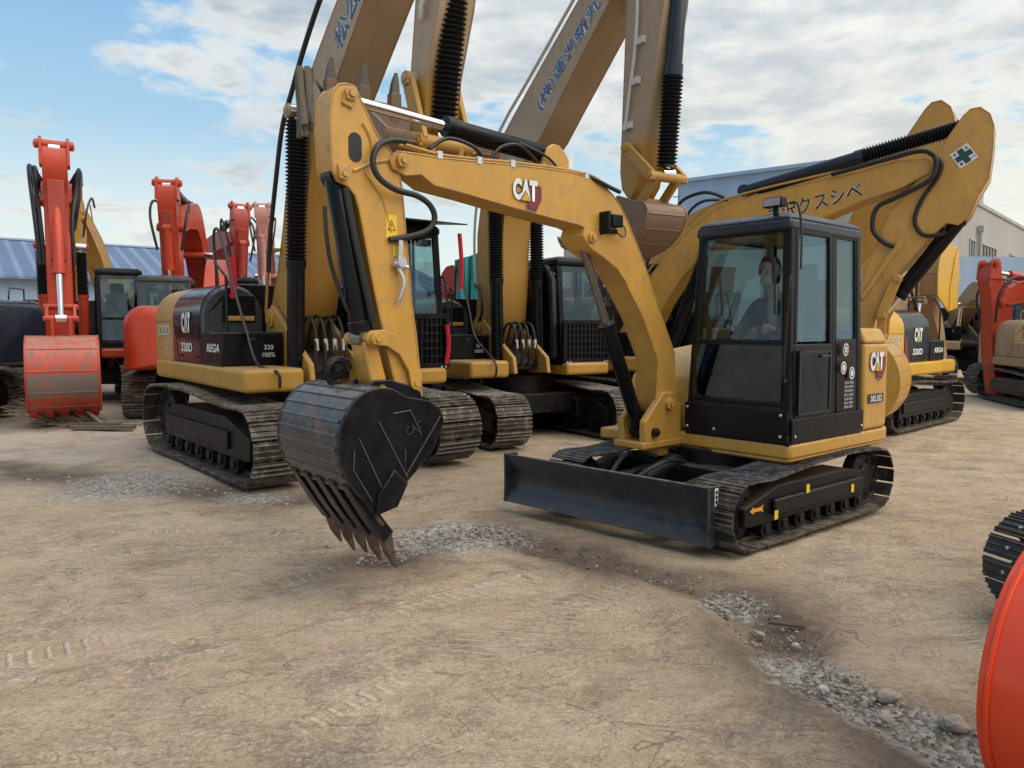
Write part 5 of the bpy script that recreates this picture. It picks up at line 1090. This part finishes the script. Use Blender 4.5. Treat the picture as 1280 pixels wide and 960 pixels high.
ribbon(mB, [(.3, -.9, 2.25), (.4, -.92, 2.75), (.6, -.92, 2.6), (.85, -.92, 2.1), (1.1, -.92, 1.6), (1.69, -.9, 1.25), (1.70, -.9, 1.0)], 'black cable looped over the side of the middle large excavator', .018, RUB, 'cable', 'cable', 'black cables over the excavators')

# ------------------------------------------------------------------ generic poses for the machines further back
def pose(x, y, a, lab, col, k=1., mast=None, tip=(4.4, 3.9), bend=(1.6, 4.3), armtip=(4.9, 1.4), **kw):
    ft = (.1, 1.7); bm_ = limb([ft, (.7, 3.0), bend, ((bend[0] + tip[0]) / 2, (bend[1] + tip[1]) / 2 + .15), tip], [.35, .5, .68, .52, .34])
    top = (tip[0] * 1.0 + .35, tip[1] + .75); ar = limb([top, (tip[0] + .3, tip[1] + .45), (tip[0] + .1, tip[1] - .1), ((tip[0] + armtip[0]) / 2 + .08, (tip[1] + armtip[1]) / 2), armtip], [.14, .36, .56, .44, .24])
    bx, bz = armtip
    bk = dict(back=[(bx + .1, bz + .05), (bx + .45, bz + .05), (bx + .75, bz - .15), (bx + .88, bz - .5), (bx + .82, bz - .85), (bx + .6, bz - 1.1), (bx + .35, bz - 1.22)], front=[(bx + .15, bz - .85), (bx - .1, bz - .4), (bx - .1, bz - .05)], w=kw.pop('bw_', 1.25), n=5, tl=.26, tw=.12, mats=(kw.pop('shell', col), col))
    o = dict(x=x, y=y, a=a, k=k, body=col, boommat=col, foot=ft, boom=bm_, arm=ar, cylfoot=(1.1, 1.14), cyltop=(bend[0] - .25, bend[1] - .75), cylfrac=.55, cylboot=.9, cylmat=col, marks=False, guard=False, det=1, hoses=False,
             cyls=[(bend[0] + .1, bend[1] + .42, top[0], top[1], .09, 0, .6, kw.pop('ac', BLK)), (tip[0] + .45, tip[1] - .15, bx + .4, bz + .35, .085, 0, .62, col)], links=[((bx + .12, bz + .55), (bx + .4, bz + .35), .11, .2), ((bx + .4, bz + .35), (bx + .4, bz + .02), .1, .13)], bk=bk)
    o.update(kw); rt_, bo_ = machine(o, lab)
    am_ = [c for c in rt_.children if c.name.startswith('arm')][0]; by = o.get('by', -.2)
    fa, fb = (tip[0] + .3 + .26, tip[1] + .2), ((tip[0] + armtip[0]) / 2 + .08 + .235, (tip[1] + armtip[1]) / 2 + .1)
    if kw.get('bk', 1) is not None:
        m = MB(); m.prism([(fa[0] - .12, fa[1]), (fa[0], fa[1]), (fb[0] + .02, fb[1]), (fb[0] - .1, fb[1])], by - .12, by + .12); m.build('front_plate', REDD if col in (RED, ORANGE) else col, am_, bevel=.01)
    for s in (-1, 1):
        e = MB(); e.prism(arc(top[0] - .02, top[1] + .06, .13, 0, 180, 8) + [(top[0] - .2, top[1] - .3), (top[0] + .14, top[1] - .3)], by + s * .2 - .025, by + s * .2 + .025); e.build('lug', col, am_, bevel=.008)
    pin(am_, top[0] - .02, top[1] + .06, by - .26, by + .26, .075, col); pin(am_, tip[0] + .12, tip[1] - .1, by - .24, by + .24, .09, col)
    for s in (-1, 1):
        MB().tube([(tip[0] - .8, by + s * .2, tip[1] + .35), (tip[0] - .1, by + s * .36, tip[1] + .5), (tip[0] + .32, by + s * .36, tip[1] + .1), (tip[0] + .3, by + s * .24, tip[1] - .6)], .028, 8).build('hose', RUB, bo_)
        MB().tube([(bend[0] - .9, by + s * .12, bend[1] - .2), (bend[0], by + s * .12, bend[1] + .38), (bend[0] + .9, by + s * .12, bend[1] + .32), (tip[0] - .7, by + s * .12, tip[1] + .4)], .02, 6).build('pipe', col, bo_)
    return rt_, bo_
mJ, bJ = pose(-9.95, 17.2, -60, 'orange red excavator at far left, bucket on the ground and arm standing upright', RED, k=1., tip=(4.5, 3.9), bend=(1.6, 4.1), armtip=(4.9, 1.45), shell=REDS, bw_=1.02, cab_y=(.4, 1.3), body=RED, boommat=RED)
mb = MB()
for dy, x in ((-.45, 0), (-.52, .1), (.02, .1)): mb.tube([(3.2 + x, dy, 4.1), (3.9 + x, dy - .06 * (1 if dy < 0 else -2), 4.45), (4.5 + x, dy - .06 * (1 if dy < 0 else -2), 4.25), (4.9, dy, 3.5), (4.9, dy * .9, 2.7)], .035, 8)
mb.build('hose', RUB, bJ)
machine(dict(x=-6.3, y=15.4, a=108, k=.90, body=RED, panel=RED, blk=RED, hood=RED, marks=False, foot=(.1, 1.7), hoses=False, det=1, cabmat=GREYC, guard=False, cab_y=(.25, 1.35), cabz=2.98, boom=limb([(.1, 1.7), (.7, 2.4), (2.2, 3.3), (4.2, 3.0)], [.3, .45, .5, .3]), cyltop=(1.5, 2.6), cylboot=None, arm=limb([(4.1, 3.3), (4.2, 2.9), (4.6, 1.4)], [.3, .4, .2])), 'red excavator with dark grey cab seen from behind, beside the 320D tail')
K_ = [o for o in COL.objects if o.name.startswith('counterweight')][-1]
flat([(-2.0, -1.286, 1.58), (-1.5, -1.286, 1.58), (-1.5, -1.286, 1.80), (-2.0, -1.286, 1.80)], WARN, K_, 'warning_sticker')
machine(dict(x=-11.2, y=13.1, a=180, k=.95, body=NAVY, panel=NAVY, marks=False, foot=(.1, 1.7), hoses=False, det=1, cabmat=BLK, guard=False), 'dark blue grey excavator cut by the left picture edge')
pose(-8.1, 20.5, -77, 'orange red excavator behind, boom arched above the grey cab', RED, tip=(4.0, 3.9), bend=(1.8, 4.2), armtip=(3.9, 2.0), body=RED)
pose(-9.8, 24, -54, 'red excavator behind, arm hanging left of the large boom', REDD, k=1.0, tip=(4.5, 4.0), bend=(1.8, 3.7), armtip=(4.3, 2.2))
pose(-8.7, 28, -75, 'faded pink red excavator far behind, mostly hidden by the left large boom', PINK, tip=(4.2, 4.6), bend=(1.7, 4.2), armtip=(4.2, 2.2))
pose(-12.5, 25, -79, 'yellow excavator behind the orange red one, only its arm showing', YEL2, tip=(4.2, 4.7), bend=(1.9, 2.9), armtip=(4.4, 2.0), boommat=YEL2)
pose(-1.6, 18.5, -50, 'red excavator between the two large yellow ones, partly under teal cloth', REDD, k=.95, tip=(3.6, 1.9), bend=(1.7, 2.3), armtip=(4.0, 1.45), cyltop=(1.3, 2.2), cylboot=None)
sc_ = lambda P: [(x, z * (1 - .05 * (z < 3.9))) for x, z in P]
machine(dict(x=2.15, y=16.1, a=-37, k=1.1, body=YEL2, marks=False, foot=(.1, 1.45), boom=sc_(D_boom), by=-.07, bw=.44, boommat=YEL2, arm=D_arm, det=1, guard=False, hoses=False, cylfoot=(1.0, 1.14), cyltop=(1.75, 2.95)), 'yellow excavator behind, arm tip rising above the lettered boom')
pose(4.6, 26, -100, 'small orange excavator far behind, seen just left of the lettered boom', ORANGE, k=.9, tip=(3.4, 3.2), bend=(1.5, 3.6), armtip=(3.5, 1.4))
mF, bF = machine(dict(x=6.2, y=13.4, a=43, k=.86, hx=.1, foot=(.1, 1.7), body=YELN, boommat=TANP, hoses=False, guard=False, boom=limb([(.1, 1.7), (.9, 2.5), (2.2, 2.9), (3.2, 2.2), (3.8, 1.2)], [.35, .45, .55, .45, .3]), cyltop=(1.6, 2.5), cylboot=None, arm=limb([(3.7, .9), (3.6, 1.5), (3.2, 2.4)], [.25, .34, .2]), cab_y=(.4, 1.3),
    bk=dict(back=[(2.0, 2.62), (1.98, 3.1), (2.1, 3.45), (2.29, 3.64), (2.7, 3.74), (3.15, 3.70)], front=[(3.33, 3.1), (3.33, 2.38), (2.73, 2.28)], w=1.15, n=5, tl=.2, tw=.1, mats=(TANP, YELN))), 'yellow excavator with a black hood at right, raised bucket folded over it')
mb = MB(); mb.tube([(1.2, -.6, 1.7), (1.3, -.6, 2.8), (1.1, -.6, 3.2), (.9, -.6, 2.8), (1.9, -.7, 1.5)], .03, 8); mb.build('hose', RUB, bF)
machine(dict(x=14.0, y=23.5, a=-100, k=1., body=TANP, marks=False, foot=(.1, 1.7), hoses=False, det=1, cabmat=TANP, guard=False, glass=GLSD, cab_y=(.3, 1.3), boom=limb([(.1, 1.7), (.9, 2.3), (2.0, 2.7), (3.0, 2.0)], [.35, .45, .5, .3]), cyltop=(1.4, 2.3), cylboot=None), 'tan excavator with a dark glazed cab beyond the black hood, at right')
pose(13.3, 17.6, 188, 'bright orange red excavator at the right edge, its arm hanging straight down', RED, k=.95, tip=(2.1, 2.45), bend=(.9, 2.5), armtip=(2.1, .12), bk=None, links=(), cyls=[(1.0, 2.9, 2.45, 3.1, .09, 0, .6, RED)], cyltop=(.8, 2.1), cylboot=None)
machine(dict(x=11.9, y=16.2, a=258, k=.8, body=TANP, panel=TANP, blk=TANP, hood=TANP, marks=False, foot=(.1, 1.7), hoses=False, det=1, guard=False, cab_y=(.0, .95), hoody=.2), 'worn tan excavator cut by the right picture edge, track end facing forward')

# the red one whose bucket and track reach in at the lower right
o_ = empty('excavator', (4.30, 3.62, 0), 195); tag(o_, 'red excavator at lower right, only its bucket and black track end in view', 'excavator', EXG)
track(o_, -.82, .45, L=2.7, rf=.29, rr=.29, ztop=.62, pitch=.125, mat=STEELN, outer=-1, H=.026, bolts=True); track(o_, .82, .45, L=2.7, rf=.29, rr=.29, ztop=.62, pitch=.125, mat=STEELN, outer=1, H=.026)
mb = MB(); mb.box(-.6, .6, -.6, .6, .22, .5); mb.cyl((0, 0, .5), (0, 0, .66), .4, n=24); mb.build('undercarriage', FRAME, o_, bevel=.02)
mb = MB(); mb.zprism([(.5, -.9), (.5, .9), (-1.2, .95), (-1.5, .5), (-1.5, -.5), (-1.2, -.95)], .66, 1.4); mb.build('body', REDN, o_, bevel=.06)
cab(o_, -1.0, .3, .0, .95, 1.42, 2.5, REDN, 1.9, guard=False)
# arm and bucket swung towards the camera side
bq = [(2.05, 1.0), (2.2, 1.06), (2.36, 1.02), (2.50, .93), (2.60, .80), (2.66, .64), (2.67, .48), (2.63, .33), (2.55, .2), (2.44, .1), (2.3, .04)]
fq = [(2.1, .3), (1.95, .55), (1.9, .8)]
MR = Matrix.Translation((.43, .0, 0)) @ Matrix.Rotation(R(21), 4, 'Z')
before = set(bpy.data.objects.keys())
for yy_ in (-.41,): MB().tube([(x + .004, yy_, z * .88) for x, z in bq], .009, 6).build('rim', REDN, o_)
bq = [(x, z * .88) for x, z in bq]; fq = [(x, z * .88) for x, z in fq]; bucket(o_, bq, fq, -.42, .42, (REDN, REDN), 4, tl=.16, tw=.08, ribs=False)
boxbeam(limb([(.5, .9), (.9, 1.7), (1.3, 1.95), (1.75, 1.8)], [.2, .3, .34, .2]), -.12, .12, 'boom', REDN, o_); boxbeam(limb([(1.7, 2.1), (1.8, 1.75), (2.0, .95)], [.2, .3, .16]), -.1, .1, 'arm', REDN, o_)
for k in set(bpy.data.objects.keys()) - before: bpy.data.objects[k].data.transform(MR)

# ------------------------------------------------------------------ tarpaulin
m_, nt_, b_ = newmat('teal tarpaulin'); g_ = nt_.nodes.new('ShaderNodeNewGeometry'); w_ = nnoise(nt_, 3, 4, .6, g_.outputs['Position'], 1); lnk(nt_, cmix(nt_, w_.outputs[0], (.01, .14, .15), (.03, .27, .27)), b_.inputs['Base Color']); b_.inputs['Roughness'].default_value = .5
mb = MB(); n = 26; vv = []
for j in range(18):
    for i in range(n):
        u = i / (n - 1); v = j / 17
        x = -1.15 + u * 1.25; z = 3.0 + .75 * u - .15 * math.sin(u * math.pi) - v * (1.2 + .9 * u); y = 15.2 + .10 * math.sin(u * 26 + v * 3) * (.3 + v) + .05 * math.sin(u * 61)
        vv.append((x + v * .06 * math.sin(u * 14), y, z))
mb.add(vv, [(j * n + i, j * n + i + 1, (j + 1) * n + i + 1, (j + 1) * n + i) for j in range(17) for i in range(n - 1)]); tag(mb.build('tarpaulin', m_, None, ang=60), 'teal tarpaulin hanging in folds between the two large yellow booms', 'tarpaulin')

# ------------------------------------------------------------------ buildings
def ribbed(name, c1, c2, scale=1., axis_='X'):
    m, nt, b = newmat(name); tcx = nt.nodes.new('ShaderNodeTexCoord'); sx = nt.nodes.new('ShaderNodeSeparateXYZ'); lnk(nt, tcx.outputs['Object'], sx.inputs[0])
    s = math_n(nt, 'SINE', math_n(nt, 'MULTIPLY', sx.outputs['XYZ'.index(axis_)], 2 * math.pi / scale)); n = nnoise(nt, .25, 6, .6, tcx.outputs['Object']); n2 = nnoise(nt, 1.5, 6, .6, tcx.outputs['Object'])
    c = cmix(nt, mrange(nt, s, .2, .95), c1, c2); c = cmix(nt, math_n(nt, 'MULTIPLY', mrange(nt, n.outputs[0], .4, .7), .35), c, tuple(x * .7 for x in c1)); c = cmix(nt, math_n(nt, 'MULTIPLY', mrange(nt, n2.outputs[0], .5, .75), .2), c, (.3, .29, .28))
    lnk(nt, c, b.inputs['Base Color']); b.inputs['Roughness'].default_value = .6; return m
ROOFB = ribbed('blue ribbed roof sheet', (.11, .16, .26), (.19, .25, .36), .9)
WALLB = ribbed('blue grey wall panel', (.27, .37, .50), (.30, .40, .53), 1.6, 'X'); CONC = ribbed('weathered concrete', (.36, .34, .30), (.39, .37, .33), 7.)
WINM = plain('building window glass', (.05, .06, .065), .15); PLAST = paint('pale plaster', (.45, .43, .39), .8, dirt_amt=.4)
# long shed with a blue roof, built along its own x axis
sh = empty('shed', (-30.5, 40, 0), 38); tag(sh, 'long low shed with a blue ribbed metal roof at left', 'building')
mb = MB(); mb.box(-40, 32, 0, 24, -.5, 4.6); mb.build('wall', WALLB, sh)
mb = MB(); mb.prism([(0, 0)] * 0 or [(-41, 4.35), (33, 4.35), (33, 4.5), (-41, 4.5)], -.8, -.6)
mb.add([(-41, -.8, 4.4), (33, -.8, 4.4), (33, 8, 7.3), (-41, 8, 7.3), (33, 17, 4.4), (-41, 17, 4.4)], [(0, 1, 2, 3), (3, 2, 4, 5)]); mb.build('roof', ROOFB, sh)
mb = MB(); mb.bar((-41, 8, 7.33), (33, 8, 7.33), .5, .12); mb.build('ridge_cap', WALLB, sh)
for i in range(9):
    mb = MB(); x = -36 + i * 8; mb.box(x, x + 2.6, -.06, -.02, 1.6, 3.2); mb.build('window', WINM, sh)
# big blue-grey hall
bh = empty('hall', (10.5, 48, 0), -38.); tag(bh, 'big blue grey steel clad hall behind the lettered boom', 'building')
mb = MB(); mb.box(0, 15.5, 0, 8, -.5, 10.7); mb.build('wall', WALLB, bh)
mb = MB(); mb.box(-.2, 15.6, -.25, 8, 10.7, 10.9); mb.build('roof', WALLB, bh)
# concrete block with windows
cbl = empty('factory_block', (23.6, 38.6, 0), 47.4); tag(cbl, 'concrete factory block with small windows at right', 'building')
mb = MB(); mb.box(-6, 34, 0, 22, -.5, 7.8); mb.build('wall', CONC, cbl)
mb = MB(); mb.box(-6.1, 34.1, -.08, 22, 7.8, 7.98); mb.build('parapet', CONC, cbl)
for (x0, w) in ((-1.6, 1.0), (.9, 3.7), (8.6, 3.2), (15., 3.2)):
    mb = MB(); z0, z1 = 4.9, 6.0; mb.bar((x0, -.03, z0), (x0 + w, -.03, z0), .1, .1); mb.bar((x0, -.03, z1), (x0 + w, -.03, z1), .1, .1)
    k = int(w / .8) + 1
    for i in range(k + 1): mb.bar((x0 + w * i / k, -.03, z0), (x0 + w * i / k, -.03, z1), .07, .1)
    wo = mb.build('window', PLAST, cbl); mb = MB(); mb.box(x0, x0 + w, -.012, -.004, z0, z1); mb.build('pane', WINM, wo)
mb = MB(); mb.cyl((0, -.15, 0), (0, -.15, 6.6), .1, n=10); mb.box(-.15, .15, -.3, -.05, 6.5, 6.8); mb.build('downpipe', PLAST, cbl)
mb = MB(); mb.box(0, 40, 0, .12, 0, 4.45)
for i in range(14): mb.box(i * 3 + .0, i * 3 + .06, -.03, 0, 0, 4.45)
fw = mb.build('fence', WALLB, None); fw.location = (16.0, 29.8, 0); fw.rotation_euler = (0, 0, R(4)); tag(fw, 'tall blue grey site hoarding below the concrete block', 'fence')
# far plastered building with roof mast
fb = empty('building', (13.6, 72, 0), -8); tag(fb, 'pale far building with a roof railing and mast, left of the blue hall', 'building')
mb = MB(); mb.box(-4.5, 6, 0, 12, -.5, 8.5); mb.box(.6, 4.4, 1, 8, 8.5, 11.0); mb.build('wall', PLAST, fb)
mb = MB(); mb.box(-4.7, 6.2, -.2, 12, 8.5, 8.8); mb.build('roof', CONC, fb)
for i in range(5): mb = MB(); mb.box(-4 + i * 2, -3 + i * 2, -.05, -.01, 5.5, 7); mb.build('window', WINM, fb)
mb = MB()
for i in range(9): mb.bar((.6 + i * .475, 1, 11), (.6 + i * .475, 1, 12.6), .06)
for z in (11.8, 12.6): mb.bar((.6, 1, z), (4.4, 1, z), .06)
mb.build('railing', GREYC, fb)
mb = MB(); mb.cyl((2.4, 4, 11), (2.4, 4, 16.2), .09, n=8); mb.bar((1.8, 4, 14.6), (3.0, 4, 14.6), .08); mb.build('mast', GREYC, fb)
